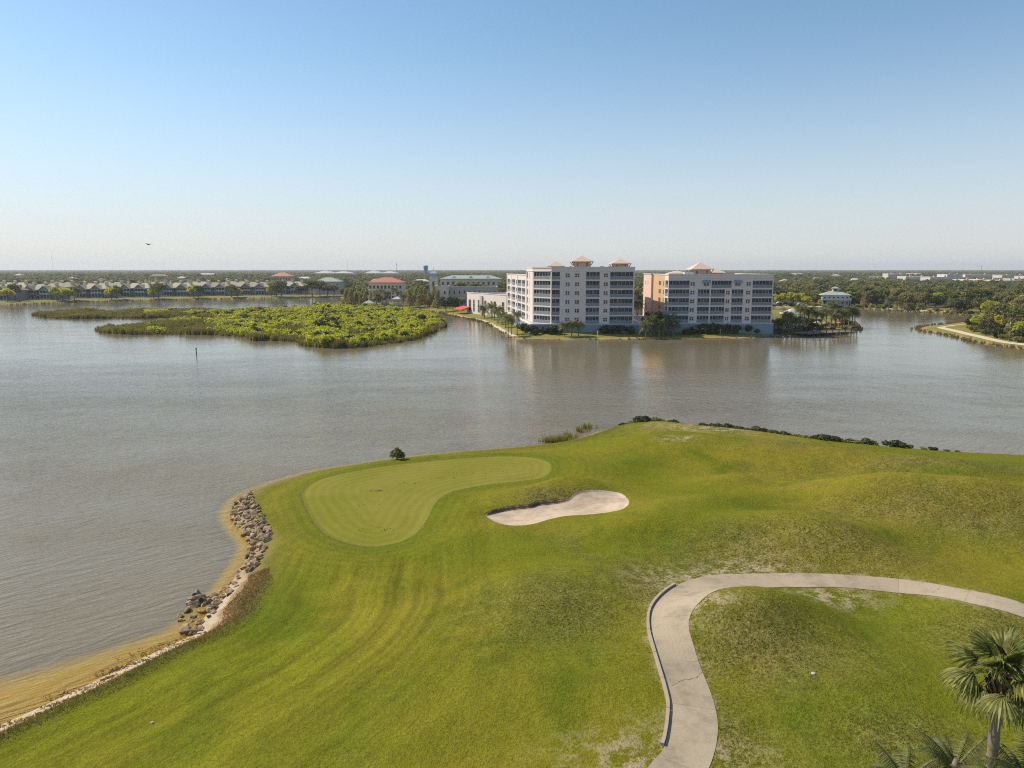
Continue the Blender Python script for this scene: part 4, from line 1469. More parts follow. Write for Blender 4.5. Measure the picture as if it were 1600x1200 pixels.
MB().box(bx(740), bx(760), YB + 2, YB + 2.6, ztB - 1, ztB + .4).build('roof_unit', M['metal'], condoB)
MB().tube([(bx(1045), YB + 20, ztB - 1), (bx(1045), YB + 20, ztB + 2.6)], [.5, .5], 8).build('vent', M['white_paint'], condoB)

# ------------------------------------------------------------------ white hall with tall arched windows
hall = empty('arcade_hall', (0, 0, 0))
tag(hall, 'long white hall with tall arched windows joined to the apartment block', 'building')
H0, H1 = ((731 - 800) / 1110 * 368, 363.0), (-2.6, 324.0)
fr0 = frame_of(H0, H1)
ws = [(2.0, 5.2, 1), (7.5, 9.5, 0), (13.0, 15.0, 0), (20.5, 23.0, 0), (27.5, 29.5, 0), (31.0, 33.4, 0), (39.5, 42.0, 0)]
ws = [q for q in ws if q[1] < fr0[2] - 1]
fr = facade(hall, H0, H1, 1.2, 11.4, [(a, b, 2.4, 8.2) for a, b, c in ws], M['white_wall'], .6)
for a, b, c in ws:
    w_ = window(hall, fr, a, b, 2.4, 8.2, 2, 3, frame='mullion')
    if c:   # round head: white spandrels over the top corners
        mb = MB()
        for sgn in (-1, 1):
            m_ = (b - a) / 2; r_ = m_
            ring = [(m_ + sgn * r_, 0.05, 5.8)]
            pts = [(m_ + sgn * r_ * math.cos(t), 0.05, 5.8 - r_ + r_ * math.sin(t)) for t in np.linspace(0, math.pi / 2, 8)]
            mb.quad(*([(m_ + sgn * r_, 0.05, 5.8)] + (pts if sgn > 0 else pts)))
        mb.build('arch', M['white_wall'], w_)
f_ = fr0
mb = MB(); mb.prism([along(f_, 16.8, 0, -.7), along(f_, 19.2, 0, -.7), along(f_, 19.2, 0, -.003), along(f_, 16.8, 0, -.003)], 1.2, 10.4); mb.build('pilaster', M['concrete_grey'], hall)
bk0, bk1 = along(f_, 0, 0, 22), along(f_, f_[2], 0, 22)
facade(hall, (bk0.x, bk0.y), H0, 1.2, 11.4, [], M['white_wall'])
facade(hall, H1, (bk1.x, bk1.y), 1.2, 11.4, [], M['white_wall'])
facade(hall, (bk1.x, bk1.y), (bk0.x, bk0.y), 1.2, 11.4, [], M['white_wall'])
MB().quad((*H0, 10.6), (*H1, 10.6), (bk1.x, bk1.y, 10.6), (bk0.x, bk0.y, 10.6)).build('roof', M['flatroof'], hall)
cap(hall, [H0, H1], 11.4)
aw = along(f_, -2.0, 0, -1.5)
mb = MB()
A0, A1, A2, A3 = along(f_, -5, 4.6, -.2), along(f_, 4.6, 4.6, -.2), along(f_, 5.2, 3.2, -5.2), along(f_, -5.8, 3.2, -5.2)
mb.quad(A0, A3, A2, A1)
mb.quad(A3, (A3.x, A3.y, 2.6), (A2.x, A2.y, 2.6), A2)
mb.quad(A2, (A2.x, A2.y, 2.6), A1); mb.quad(A0, (A3.x, A3.y, 2.6), A3)
for q in (A2, A3): mb.tube([(q.x, q.y, 1), (q.x, q.y, 3.2)], [.08, .08], 6)
mb.build('awning', M['awning'], hall)
MB().tube([along(f_, 34, 10.6, 9), along(f_, 34, 11.6, 9), along(f_, 34, 12.4, 9)], [2.6, 2.4, 1.2], 14).build('dome', M['whiteroof'], hall)


# ------------------------------------------------------------------ other buildings
def block(name, label, px, D, w, d, z_e, roof, wall, roofmat, floors=(), cols=0, rz=0.0, z_r=None, cat='building', winw=1.4, winh=1.5, over=0.8, group=None, base=1.2, side=True):
    """plain block: walls with real windows on the side towards the lake, one roof"""
    x0 = (px - 800) / 1110 * D
    root = empty(name, (x0, D, 0), rz)
    tag(root, label, cat, group)
    a, b = (-w / 2, -d / 2), (w / 2, -d / 2)
    holes, wn = [], []
    for z in floors:
        for i in range(cols):
            u = w * (i + .5) / cols
            holes.append((u - winw / 2, u + winw / 2, z, z + winh))
    fr = facade(root, a, b, base, z_e, holes, M[wall], .4)
    for h in holes: window(root, fr, *h, 1, 1)
    facade(root, b, (w / 2, d / 2), base, z_e, [], M[wall]); facade(root, (w / 2, d / 2), (-w / 2, d / 2), base, z_e, [], M[wall])
    sc_ = max(1, int(cols * d / w))
    holes = [(d * (i + .5) / sc_ - winw / 2, d * (i + .5) / sc_ + winw / 2, z, z + winh) for z in floors for i in range(sc_)] if side and cols else []
    fr = facade(root, (-w / 2, d / 2), a, base, z_e, holes, M[wall], .4)
    for h in holes: window(root, fr, *h, 1, 1)
    mb = MB()
    if roof == 'hip':
        mb.hip(-w / 2 - over, w / 2 + over, -d / 2 - over, d / 2 + over, z_e, z_r, slab=.3)
        mb.build('roof', M[roofmat], root)
    else:
        mb.quad((-w / 2, -d / 2, z_e - .6), (w / 2, -d / 2, z_e - .6), (w / 2, d / 2, z_e - .6), (-w / 2, d / 2, z_e - .6))
        mb.build('roof', M[roofmat], root)
        cap(root, [(-w / 2, d / 2), a, b, (w / 2, d / 2)], z_e, .4, .15, .3)
    return root


rb = block('tile_roof_building', 'cream three storey building under a red hipped tile roof above the cypresses', 607, 500, 23, 16, 13.9, 'hip', 'cream', 'redtile', (2.6, 6.2, 9.9), 9, 0, 17.6, winw=1.7, winh=2.3)
MB().box(-11.8, 11.8, -8.5, -8.02, 9.0, 9.4).build('string_course', M['trim'], rb)
block('tile_roof_building', 'low building with an orange tile roof among the far trees at left', 446, 880, 24, 18, 14.5, 'hip', 'tower', 'orange_tile', (10.5,), 7, 0, 19.4, winw=1.8, winh=2)
block('tile_roof_building', 'wide building with a sage green roof behind the cypresses at left', 517, 640, 22, 16, 12.2, 'hip', 'concrete_grey', 'greenroof', (8.4,), 6, 0, 16.0, winw=1.8, winh=1.8)
block('grey_commercial_building', 'long grey two storey building behind the white arcade hall', 731, 436, 36, 18, 12.6, 'flat', 'concrete_grey', 'flatroof', (4.5, 8.6), 12, 0.03, winw=1.3, winh=1.9)
block('cream_building', 'small cream building at the left end of the long grey building', 692, 424, 7.5, 10, 13.2, 'flat', 'cream', 'flatroof', (8.6,), 2, 0, winw=1.3, winh=1.9)
gb = block('green_roof_building', 'long pale building with a sage roof left of the apartment block', 737, 600, 50, 18, 15.2, 'hip', 'cream', 'greenroof', (5.5, 10.4), 12, 0.02, 18.2, winw=2.0, winh=2.6)
for u in (-14, 0, 14): MB().hip(u - 2, u + 2, -8.2, -3, 15.8, 18.0).build('dormer', M['house_wall'], gb)
# white tower with dark cupola
tw = empty('bell_tower', ((679 - 800) / 1110 * 580, 580, 0)); tag(tw, 'slim white tower with dark louvred top left of the long sage roof', 'tower')
fr = facade(tw, (-3.2, -3.2), (3.2, -3.2), 1.2, 16.5, [(2.2, 4.2, 9, 13.5)], M['trim'])
window(tw, fr, 2.2, 4.2, 9, 13.5, 1, 2)
fr = facade(tw, (-3.2, 3.2), (-3.2, -3.2), 1.2, 16.5, [(2.2, 4.2, 9, 13.5)], M['trim']); window(tw, fr, 2.2, 4.2, 9, 13.5, 1, 2)
facade(tw, (3.2, -3.2), (3.2, 3.2), 1.2, 16.5, [], M['trim']); facade(tw, (3.2, 3.2), (-3.2, 3.2), 1.2, 16.5, [], M['trim'])
MB().box(-2.4, 2.4, -2.4, 2.4, 16.5, 19.6).build('louvre', M['mullion'], tw)
MB().hip(-3.6, 3.6, -3.6, 3.6, 16.5, 16.9, slab=.3).build('cornice', M['trim'], tw)
rf = MB().hip(-3.0, 3.0, -3.0, 3.0, 19.6, 22.2).build('roof', M['mullion'], tw)
MB().tube([(0, 0, 22), (0, 0, 24.6)], [.2, .05], 6).build('finial', M['metal'], rf)
# green roofed lake house with cupola, right bank
lh = block('lake_house', 'pale two storey lake house with green hipped roof and cupola on the right bank', 1301, 440, 15, 12, 7.4, 'hip', 'house_trim', 'greenroof', (2.0, 4.9), 6, -0.3, 10.2, 'house', 1.3, 1.8, 1.2)
cu = MB().box(-1.5, 1.5, -1.5, 1.5, 8.8, 11.4).build('cupola', M['trim'], lh)
MB().hip(-2.2, 2.2, -2.2, 2.2, 11.4, 12.7).build('cupola_roof', M['greenroof'], cu)
MB().box(-1.1, 1.1, -1.56, -1.505, 10.0, 11.1).build('cupola_window', M['glass'], cu)
mb = MB(); mb.box(-8.2, 8.2, -9.2, -6.02, 4.6, 4.85)
for i in range(7): mb.box(-8 + i * 2.62, -7.8 + i * 2.62, -9.1, -8.9, 1, 4.6)
mb.build('porch', M['house_trim'], lh)
MB().box(-8.2, 8.2, -9.2, -9.1, 4.9, 5.9).build('porch_railing', M['mullion'], lh)

# townhouses on the left shore


def townhouse(label, group):
    root = empty('townhouse', (0, 0, 0)); tag(root, label, 'townhouse', group)
    MB().box(-13, 13, 0, 14, 0.5, 7.3).build('wall', M['house_wall'], root)
    r = MB(); r.hip(-14, 14, -1, 15, 7.3, 11.4, inset=7, slab=.25); rf = r.build('roof', M['tanroof'], root)
    for cx in (-9, 0, 9):
        c = MB().box(cx - .9, cx + .9, 6.2, 7.8, 10.3, 12.5).build('chimney', M['cream'], rf)
        MB().hip(cx - 1.3, cx + 1.3, 5.8, 8.2, 12.5, 13.2, slab=.15).build('chimney_cap', M['tanroof'], c)
    for cx in (-6.2, 6.2):
        b = MB()
        b.box(cx - 4, cx + 4, -2.2, -.003, 0.5, 1.2); b.box(cx - 4.1, cx + 4.1, -2.4, -.003, 4.0, 4.4); b.box(cx - 4.1, cx + 4.1, -2.4, -.003, 7.0, 7.4)
        for u in (-4, -1.4, 1.2, 3.7): b.box(cx + u, cx + u + .3, -2.2, -1.9, 1.2, 7.0)
        bay = b.build('gable_bay', M['house_trim'], root)
        g = MB()
        g.quad((cx - 4.1, -2.41, 7.4), (cx + 4.1, -2.41, 7.4), (cx, -2.41, 10.2))
        g.build('gable', M['house_wall'], bay)
        g = MB()
        for s in (-1, 1):
            g.quad((cx + s * 5.0, -3.0, 6.95), (cx, -3.0, 10.5), (cx, 6.5, 10.5), (cx + s * 5.0, 1.0, 6.95))
            g.quad((cx + s * 5.0, -3.0, 6.7), (cx, -3.0, 10.25), (cx, -3.0, 10.5), (cx + s * 5.0, -3.0, 6.95))
        g.build('bay_roof', M['tanroof'], bay)
        MB().box(cx - 3.9, cx + 3.9, -2.3, -2.22, 4.45, 5.4).build('balcony_railing', M['house_trim'], bay)
        MB().box(cx - 3.9, cx + 3.9, -1.7, -1.65, 1.25, 3.9).build('screen', M['screen'], bay)
        MB().box(cx - 3.9, cx + 3.9, -.9, -.85, 5.4, 6.9).build('screen', M['glass'], bay)
    w = MB()
    for u in (-1.5, .3):
        for z in (1.6, 5.0): w.box(u, u + 1.2, -.06, -.003, z, z + 1.7)
    w.build('window', M['glass'], root)
    return root


th = townhouse('', None)
th_spots = [(-6, 469.5), (62, 468), (142, 465.7), (210, 464.3), (276, 463), (336, 462), (397, 461.2), (452, 459.5)]
ths = ['leftmost townhouse at the edge of the picture on the far shore', 'twin gabled townhouse second from the left end of the shore row', 'twin gabled townhouse third from the left end of the shore row',
       'twin gabled townhouse fourth from the left end of the shore row', 'twin gabled townhouse fifth from the left end of the shore row', 'twin gabled townhouse third from the right end of the shore row',
       'twin gabled townhouse second from the right end of the shore row', 'rightmost townhouse of the shore row half hidden by trees']
for i, (px, py) in enumerate(th_spots):
    o = th if i == 0 else copy_tree(th)
    p = ong(px, py)
    o.location = (p.x, p.y, 1.0); o.rotation_euler.z = R(-4 - i * 0.8) + random.uniform(-.05, .05)
    tag(o, ths[i], 'townhouse', 'blue grey townhouses along the left shore')
for i, (px, D) in enumerate([(25, 575), (100, 590), (176, 600), (246, 612), (312, 620), (372, 630)]):
    o = copy_tree(th)
    o.location = ((px - 800) / 1110 * D, D + 12, 1.2); o.rotation_euler.z = R(176) + random.uniform(-.1, .1)
    tag(o, 'tan roofed townhouse in the second row behind the shore townhouses', 'townhouse', 'townhouses in the second row')

# garden pavilions near the cypresses


def pavilion(label, px, py, w, hp, roofmat, name='garden_pavilion', group=None):
    p = ong(px, py)
    root = empty(name, p); tag(root, label, 'pavilion', group)
    for sx in (-1, 1):
        for sy in (-1, 1):
            MB().box(sx * w / 2 - .12, sx * w / 2 + .12, sy * w / 2 - .12, sy * w / 2 + .12, -.2, hp).build('post', M['trim'], root)
    MB().hip(-w / 2 - .8, w / 2 + .8, -w / 2 - .8, w / 2 + .8, hp, hp + w * .38).build('roof', M[roofmat], root)
    MB().box(-w / 2, w / 2, w / 2 - .3, w / 2 - .15, 0, 1.6).build('screen_wall', M['trim'], root)
    return root


pavilion('open hut with low sage roof under the cypress trees', 577, 481, 5.5, 2.6, 'greenroof')
pavilion('left white garden gazebo between palms and cypresses', 602, 476, 4.0, 5.2, 'whiteroof')
pavilion('right white garden gazebo beside the bare cypresses', 621, 478, 4.6, 4.0, 'whiteroof')
pavilion('white canopy tent on the palm point right of the apartments', 1237, 500, 6.5, 2.6, 'whiteroof', 'canopy_tent')

# far halls, water tower, masts
for i, (px, D, w, d, ze, zr, lb) in enumerate([(527, 1700, 84, 60, 14, 20.5, 'wide white tented roof on the horizon, left one of two'), (600, 1700, 74, 60, 14, 21, 'wide white tented roof on the horizon, right one of two')]):
    root = empty('white_roofed_hall', ((px - 800) / 1110 * D, D, 0)); tag(root, lb, 'hall', 'white roofed halls on the horizon')
    MB().box(-w / 2, w / 2, -d / 2, d / 2, 1, ze).build('wall', M['whiteroof'], root)
    mb = MB()
    for k in range(2):
        x0 = -w / 2 + k * w / 2
        mb.hip(x0 - 1, x0 + w / 2 - .5, -d / 2 - 2, d / 2 + 2, ze, zr - k * 1.5, inset=w * .2)
    mb.build('roof', M['whiteroof'], root)
wtw = empty('water_tower', ((667 - 800) / 1110 * 1800, 1800, 0)); tag(wtw, 'blue water tower rising above the horizon trees', 'water tower')
MB().tube([(0, 0, 0), (0, 0, 20), (0, 0, 24)], [4.2, 4.2, 5.2], 20).build('shaft', M['tank'], wtw)
MB().tube([(0, 0, 24), (0, 0, 26), (0, 0, 31.5), (0, 0, 33)], [5.2, 5.8, 5.8, 4.0], 20).build('tank', M['tank'], wtw)
for px, D, h, lb in [(92, 2600, 74, 'tall thin radio mast on the horizon at far left'), (546, 2200, 50, 'thin mast above the white roofs on the horizon'), (622, 1700, 38, 'short thick mast left of the blue water tower'),
                     (1524, 2000, 34, 'thin mast on the horizon above the right bank')]:
    o = empty('radio_mast', ((px - 800) / 1110 * D, D, 1)); tag(o, lb, 'mast')
    r_ = 0.35 if h > 45 else 0.5
    MB().tube([(0, 0, 0), (0, 0, h)], [r_, r_ * .7], 5).build('pole', M['metal'], o)
    MB().tube([(0, 0, h * .86), (0, 0, h * .9)], [r_ * 2.4, r_ * 2.4], 6).build('antenna', M['metal'], o)

# flat-roofed stores and scattered houses in the distance, each its own
r = random.Random(11)
mall = [(1420, 1050, 34, 14.5, 'whiteroof'), (1455, 1020, 30, 14, 'whiteroof'), (1476, 1150, 26, 17, 'trim'), (1505, 960, 26, 11.5, 'pink'), (1530, 930, 24, 12, 'tower'), (1555, 900, 26, 11, 'pink'), (1586, 940, 30, 12.5, 'tower'),
        (1570, 1200, 44, 15.5, 'whiteroof'), (1515, 1250, 50, 16, 'cream'), (1600, 1080, 30, 14.5, 'pink'), (1390, 1300, 30, 17, 'whiteroof')]
mall_lb = ['long white flat roofed store on the right skyline, left end', 'white flat roofed store next to the left end of the skyline stores', 'tall pale store standing behind the other skyline stores', 'pink flat roofed store in front of the skyline row',
           'salmon store with pale gables in the skyline row at right', 'pink store right of the salmon one on the skyline', 'salmon store near the right edge of the picture', 'very long white store along the right horizon', 'long cream store farther back on the right horizon',
           'pink store at the right edge of the picture', 'small white store at the left of the right skyline']
for (px, D, w, h, mt), lb in zip(mall, mall_lb):
    h -= 2.2
    root = empty('store_building', ((px - 800) / 1110 * D, D, 0), r.uniform(-.1, .1)); tag(root, lb, 'store', 'stores on the right skyline')
    MB().box(-w / 2, w / 2, -12, 12, 1, h).build('wall', M[mt], root)
    MB().box(-w / 2 - .3, w / 2 + .3, -12.3, 12.3, h, h + .8).build('parapet', M['trim'], root)
    mb = MB()
    for k in range(2): mb.hip(-w * .3 + k * w * .5 - 3, -w * .3 + k * w * .5 + 3, -13.5, -9, h - 2, h + 3)
    mb.build('gable', M['tower_roof'], root)
hs = 0
for px, D, sz in [(120, 1150, 13), (165, 1000, 12), (255, 1350, 30), (290, 1250, 14), (360, 1000, 12), (560, 800, 14), (590, 950, 15), (700, 560, 10), (705, 720, 13), (660, 900, 20), (640, 700, 12), (1330, 1000, 14), (1362, 1250, 28), (1300, 1400, 16),
                 (1350, 830, 11), (1270, 1150, 14), (1000, 800, 16), (1005, 600, 12), (1222, 900, 12), (480, 1200, 24), (520, 900, 14), (1006, 480, 9), (40, 1500, 20), (1445, 800, 13), (1570, 760, 14), (330, 1700, 40), (1240, 1700, 30), (1420, 1700, 36)]:
    z_e = 5.2 if D < 900 else (7.8 if D < 1300 else 11)
    root = empty('distant_house', ((px - 800) / 1110 * D, D, 0), r.uniform(-.5, .5))
    tag(root, 'small pale roofed house showing between the distant trees', 'house', 'distant houses among the trees')
    MB().box(-sz / 2, sz / 2, -5, 5, 0, z_e).build('wall', M[r.choice(['cream', 'trim', 'tower'])], root)
    MB().hip(-sz / 2 - .7, sz / 2 + .7, -5.7, 5.7, z_e, z_e + 3.2).build('roof', M[r.choice(['whiteroof', 'tanroof', 'tower_roof', 'tanroof'])], root)

# ------------------------------------------------------------------ trees
EXCL = []    # circles kept clear (x, y, r)


def clear_box(px0, px1, D0, D1):
    EXCL.append((px0, px1, D0, D1))


def free(x, y, pad=0):
    px = 800 + 1110 * x / max(y, 1)
    return not any(a - pad < px < b + pad and c < y < d for a, b, c, d in EXCL)


clear_box(770, 1000, 230, 345); clear_box(1000, 1215, 225, 300); clear_box(715, 800, 300, 392); clear_box(-60, 470, 505, 640)
clear_box(672, 785, 405, 450); clear_box(572, 642, 470, 512); clear_box(683, 792, 560, 615); clear_box(1281, 1322, 405, 452); clear_box(540, 690, 370, 432)
clear_box(430, 464, 700, 895); clear_box(500, 534, 600, 652); clear_box(668, 690, 540, 590); clear_box(1195, 1262, 400, 446); clear_box(1200, 1350, 220, 395)

SPEC = [TREES, OAKS, BRIGHT]
r = random.Random(21)
near_trees = []


def scatter_zone(poly, spacing, n, rr):
    pts = []
    x0, x1 = min(p[0] for p in poly), max(p[0] for p in poly); y0, y1 = min(p[1] for p in poly), max(p[1] for p in poly)
    tries = 0
    while len(pts) < n and tries < n * 60:
        tries += 1
        x, y = rr.uniform(x0, x1), rr.uniform(y0, y1)
        if any((x - a) ** 2 + (y - b) ** 2 < spacing ** 2 for a, b in pts): continue
        if sdist(np.array([x]), np.array([y]), poly)[0] < 0 or not free(x, y): continue
        pts.append((x, y))
    return pts


def W(px, D):
    return ((px - 800) / 1110 * D, D)


def grow(pts, kinds, smin, smax, name, label, cat, group, single, rr, sink=.1):
    for x, y in pts:
        proto = rr.choice(rr.choice(kinds))
        s = rr.uniform(smin, smax)
        z = float(fh(np.array([x]), np.array([y]))[0])
        plant(name, proto, (x, y, z - sink), s, label, cat, group, single=single, rz=rr.uniform(0, 6.28), sz=rr.uniform(.9, 1.1))


# wooded point at the right edge, close by
zone = [at(*p, 1.4) for p in [(1516, 511), (1548, 519), (1580, 527), (1640, 536), (1680, 530), (1680, 487), (1600, 488), (1548, 495), (1524, 505)]]
pts = scatter_zone(zone, 4.8, 58, r)
grow(pts, [TREES, TREES, TREES, BRIGHT], .75, 1.1, 'broadleaf_tree', 'broadleaf tree in the thick wood on the point at the right edge', 'tree', 'wood on the right point', False, r, 1.6)
# right bank
zone = [W(1205, 455), W(1330, 440), W(1350, 418), W(1440, 392), W(1500, 370), W(1560, 350), W(1650, 345), W(1650, 470), W(1205, 500)]
pts = scatter_zone(zone, 6.0, 118, r)
grow(pts, [TREES, TREES, TREES, TREES, OAKS, BRIGHT], .8, 1.2, 'broadleaf_tree', 'broadleaf tree in the wood along the far right bank', 'tree', 'wood along the right bank', True, r, 1.5)
# left bank: between and behind the townhouses
pts = []
for px, py in [(12, 471), (24, 470), (98, 470), (108, 469.5), (116, 468.5), (174, 467.5), (182, 467), (240, 466.3), (248, 466), (303, 465.5), (310, 465), (362, 465), (371, 464.5), (424, 463.8), (432, 463.5), (478, 463), (488, 463), (500, 462), (512, 462.5), (522, 462), (440, 463), (467, 463), (90, 469)]:
    p = ong(px, py); pts.append((p.x, p.y))
grow(pts, [TREES, TREES, BRIGHT], .95, 1.4, 'broadleaf_tree', 'broadleaf tree on the lawn between the shore townhouses', 'tree', 'trees between the townhouses', True, r)
zone = [W(-80, 640), W(470, 640), W(540, 560), W(540, 760), W(-80, 760)]
pts = scatter_zone(zone, 10, 48, r)
grow(pts, [TREES, TREES, OAKS], .8, 1.15, 'broadleaf_tree', 'broadleaf tree in the belt behind the left shore townhouses', 'tree', 'trees behind the townhouses', True, r)
zone = [W(535, 440), W(690, 440), W(790, 455), W(790, 545), W(540, 560)]
pts = scatter_zone(zone, 9, 40, r)
grow(pts, [TREES, TREES, OAKS, BRIGHT], .7, 1.0, 'broadleaf_tree', 'broadleaf tree among the buildings left of the apartment block', 'tree', 'trees among the middle buildings', True, r)
# cypresses
for px, py in [(541, 480), (549, 480.5), (556, 478), (564, 479), (571, 477), (580, 476), (588, 476), (560, 475), (640, 481), (650, 480), (656, 482), (664, 479), (671, 481), (678, 480), (684, 482), (647, 477), (668, 476)]:
    p = ong(px, py)
    lb = 'thin brownish cypress at the water edge left of the gazebos' if px < 600 else 'thin brownish cypress right of the gazebos'
    plant('cypress_tree', r.choice(CYPRESS), p, r.uniform(.72, 1.05), lb, 'tree', 'left cypresses' if px < 600 else 'right cypresses', rz=r.uniform(0, 6))
for px, py in [(1352, 481), (1349, 479)]:
    plant('cypress_tree', CYPRESS[0], ong(px, py), .85, 'brown thin cypress on the far right bank', 'tree', 'cypresses on the right bank')
for px, py, s, pr in [(1283, 477, .75, BRIGHT), (1274, 476, .8, TREES), (1289, 479, .55, TREES), (1262, 476, .85, BRIGHT), (1250, 474.5, .9, BRIGHT), (1325, 478.5, .7, TREES), (1334, 479, .8, OAKS), (1240, 474, .95, BRIGHT), (1312, 479.5, .42, OAKS), (1296, 480, .4, OAKS)]:
    p = ong(px, py); p.z -= .8
    plant('broadleaf_tree', r.choice(pr), p, s, 'yellow green tree beside the lake house across the inlet', 'tree', 'trees beside the lake house', single=True)
for px, D, s, pr in [(694, 410, .5, TREES), (703, 405, .62, TREES), (712, 400, .7, OAKS), (722, 398, .75, TREES), (760, 405, .7, TREES), (772, 408, .8, TREES), (784, 412, .85, OAKS), (745, 402, .55, TREES), (700, 540, .95, TREES), (716, 545, 1.0, OAKS), (735, 550, 1.1, TREES), (757, 548, 1.0, TREES), (775, 545, .95, OAKS), (708, 548, 1.2, TREES), (722, 552, 1.25, TREES), (744, 555, 1.3, TREES), (766, 553, 1.25, OAKS), (786, 548, 1.2, TREES), (692, 545, 1.1, TREES), (728, 470, .6, TREES), (750, 470, .6, OAKS)]:
    plant('broadleaf_tree', r.choice(pr), ((px - 800) / 1110 * D, D, .6), s, 'round tree before the long grey and sage roofed buildings', 'tree', 'trees before the middle buildings', single=True)
# dark oaks
for px, py, s, lb in [(697, 487, .95, 'dark spreading oak at the water beside the red awning'), (708, 484, .8, 'dark oak just right of the oak at the inlet'), (1021, 519, .85, 'big dark oak between the two apartment blocks')]:
    plant('oak_tree', OAKS[0], ong(px, py), s, lb, 'tree', None, rz=r.uniform(0, 6))
# palms
def palms(lst, label, group, protos, smin=.9, smax=1.1):
    for px, py in lst:
        plant('palm_tree', r.choice(protos), ong(px, py), r.uniform(smin, smax), label, 'palm', group, rz=r.uniform(0, 6.28))


palms([(794, 527), (799, 523), (808, 524)], 'palm on the lawn at the left corner of the white apartment block', 'palms at the left corner', PALMS, .85, 1.0)
palms([(882, 526), (893, 525.5), (904, 525)], 'palm in the trio on the lawn before the white apartment block', 'palm trio on the lawn', SHORT_PALMS, .95, 1.15)
palms([(1009, 527.5), (1016, 525), (1030, 526), (1036, 523), (1046, 522), (1052, 524)], 'palm in the clump before the ochre side wall', 'palms between the apartment blocks', SHORT_PALMS, 1.0, 1.4)
palms([(757, 497), (768, 499), (773, 500.5), (784, 507), (778, 504), (790, 512)], 'palm along the inlet beside the white arcade hall', 'palms along the inlet', SHORT_PALMS, 1.1, 1.5)
palms([(589, 478), (597, 477), (604, 478), (622, 476), (630, 478), (616, 474)], 'tall palm among the white garden gazebos', 'palms by the gazebos', PALMS, 1.15, 1.45)
palms([(1209, 519), (1216, 517), (1222, 520), (1229, 516), (1237, 519), (1243, 517)], 'palm in the shaded clump at the right end of the apartments', 'palms at the right end', SHORT_PALMS, 1.0, 1.35)
palms([(1250, 512), (1256, 514), (1262, 513), (1275, 514), (1283, 513), (1290, 515), (1298, 511), (1305, 514), (1311, 511), (1316, 513), (1319, 509), (1326, 511), (1331, 510), (1335, 512)], 'tall palm on the point behind the wooden deck', 'palms on the deck point', PALMS, .95, 1.25)
palms([(1388, 485), (1395, 484.5), (1402, 486), (1546, 497), (1553, 498), (1436, 487), (1420, 486)], 'palm standing at the water on the far right bank', 'palms on the right bank', PALMS, .9, 1.2)
palms([(996, 505), (1000, 500), (994, 496), (1002, 494), (998, 490)], 'palm in the gap between the two apartment blocks', 'palms in the gap', PALMS, .95, 1.2)
# round shrubs at the foot of the blocks and on the point
for px, py, s, lb, g in [(853, 519.5, 1.25, 'A', 'a'), (867, 519.5, 1.3, 'A', 'a'), (829, 519, 1.4, 'A', 'a'), (823, 517, 1.5, 'A', 'a'), (818, 514, 1.3, 'A', 'a'), (836, 521, .9, 'A', 'a'), (944, 519, 1.2, 'A', 'a'), (953, 519, 1.35, 'A', 'a'), (966, 519, 1.4, 'A', 'a'), (985, 519, 1.2, 'A', 'a'),
                         (1082, 520, 1.1, 'B', 'b'), (1096, 519, 1.5, 'B', 'b'), (1104, 519, 1.5, 'B', 'b'), (1113, 519, 1.6, 'B', 'b'), (1136, 518, 1.5, 'B', 'b'), (1149, 519, 1.4, 'B', 'b'), (1162, 518, 1.5, 'B', 'b'), (1180, 519, 1.0, 'B', 'b'), (1190, 519, 1.1, 'B', 'b'), (1072, 521, .9, 'B', 'b'), (1124, 520, .9, 'B', 'b')]:
    plant('shrub', r.choice(SHRUBS[:2]), ong(px, py + 1.8), s * 1.35, {'A': 'dark round shrub along the foot of the white apartment block', 'B': 'dark round shrub along the foot of the second apartment block'}[lb], 'shrub', {'a': 'shrubs below the white block', 'b': 'shrubs below the second block'}[g], ('stem', 'foliage'))
for px, py, s in [(1266, 517, 1.1), (1280, 517, 1.0), (1256, 518, 1.0), (1300, 515, .9), (1335, 514, 1.0), (1320, 515, 1.0), (1228, 521, 1.1), (1240, 521, 1.0), (1218, 522, 1.3), (1210, 522, 1.3), (1252, 514, 1.5), (1262, 511, 1.6), (1270, 513, 1.4), (1286, 512, 1.5), (1294, 510, 1.4), (1303, 511, 1.5), (1312, 509, 1.6), (1322, 508, 1.5), (1330, 508, 1.4), (1246, 518, 1.5), (1258, 508, 1.8), (1276, 508, 1.6)]:
    plant('shrub', r.choice(SHRUBS), ong(px, py), s, 'low shrub on the palm point right of the apartments', 'shrub', 'shrubs on the deck point', ('stem', 'foliage'))
for px, py in [(1515, 514), (1524, 518), (1535, 521), (1546, 524), (1556, 527), (1568, 530), (1580, 532), (1592, 534.5), (1538, 518), (1560, 524), (1527, 512), (1519, 508), (1552, 521), (1585, 529), (1530, 516), (1541, 514), (1549, 517), (1566, 522), (1575, 526), (1598, 532), (1594, 528), (1533, 509), (1544, 508), (1558, 514), (1572, 518)]:
    plant('shrub', r.choice(SHRUBS), ong(px, py), r.uniform(1.2, 2.2), 'shrub at the edge of the wood on the right point', 'shrub', 'shrubs on the right point', ('stem', 'foliage'))
for px in range(1210, 1530, 9):
    py = np.interp(px, [1205, 1275, 1350, 1440, 1522], [479.5, 479, 481.5, 486, 493]) - r.uniform(0, 2.5)
    if 1240 < px < 1262: continue
    plant('shrub', r.choice(SHRUBS), ong(px, py), r.uniform(.8, 1.9), 'shrub along the waterline of the far right bank', 'shrub', 'shrubs along the right bank', single=True)
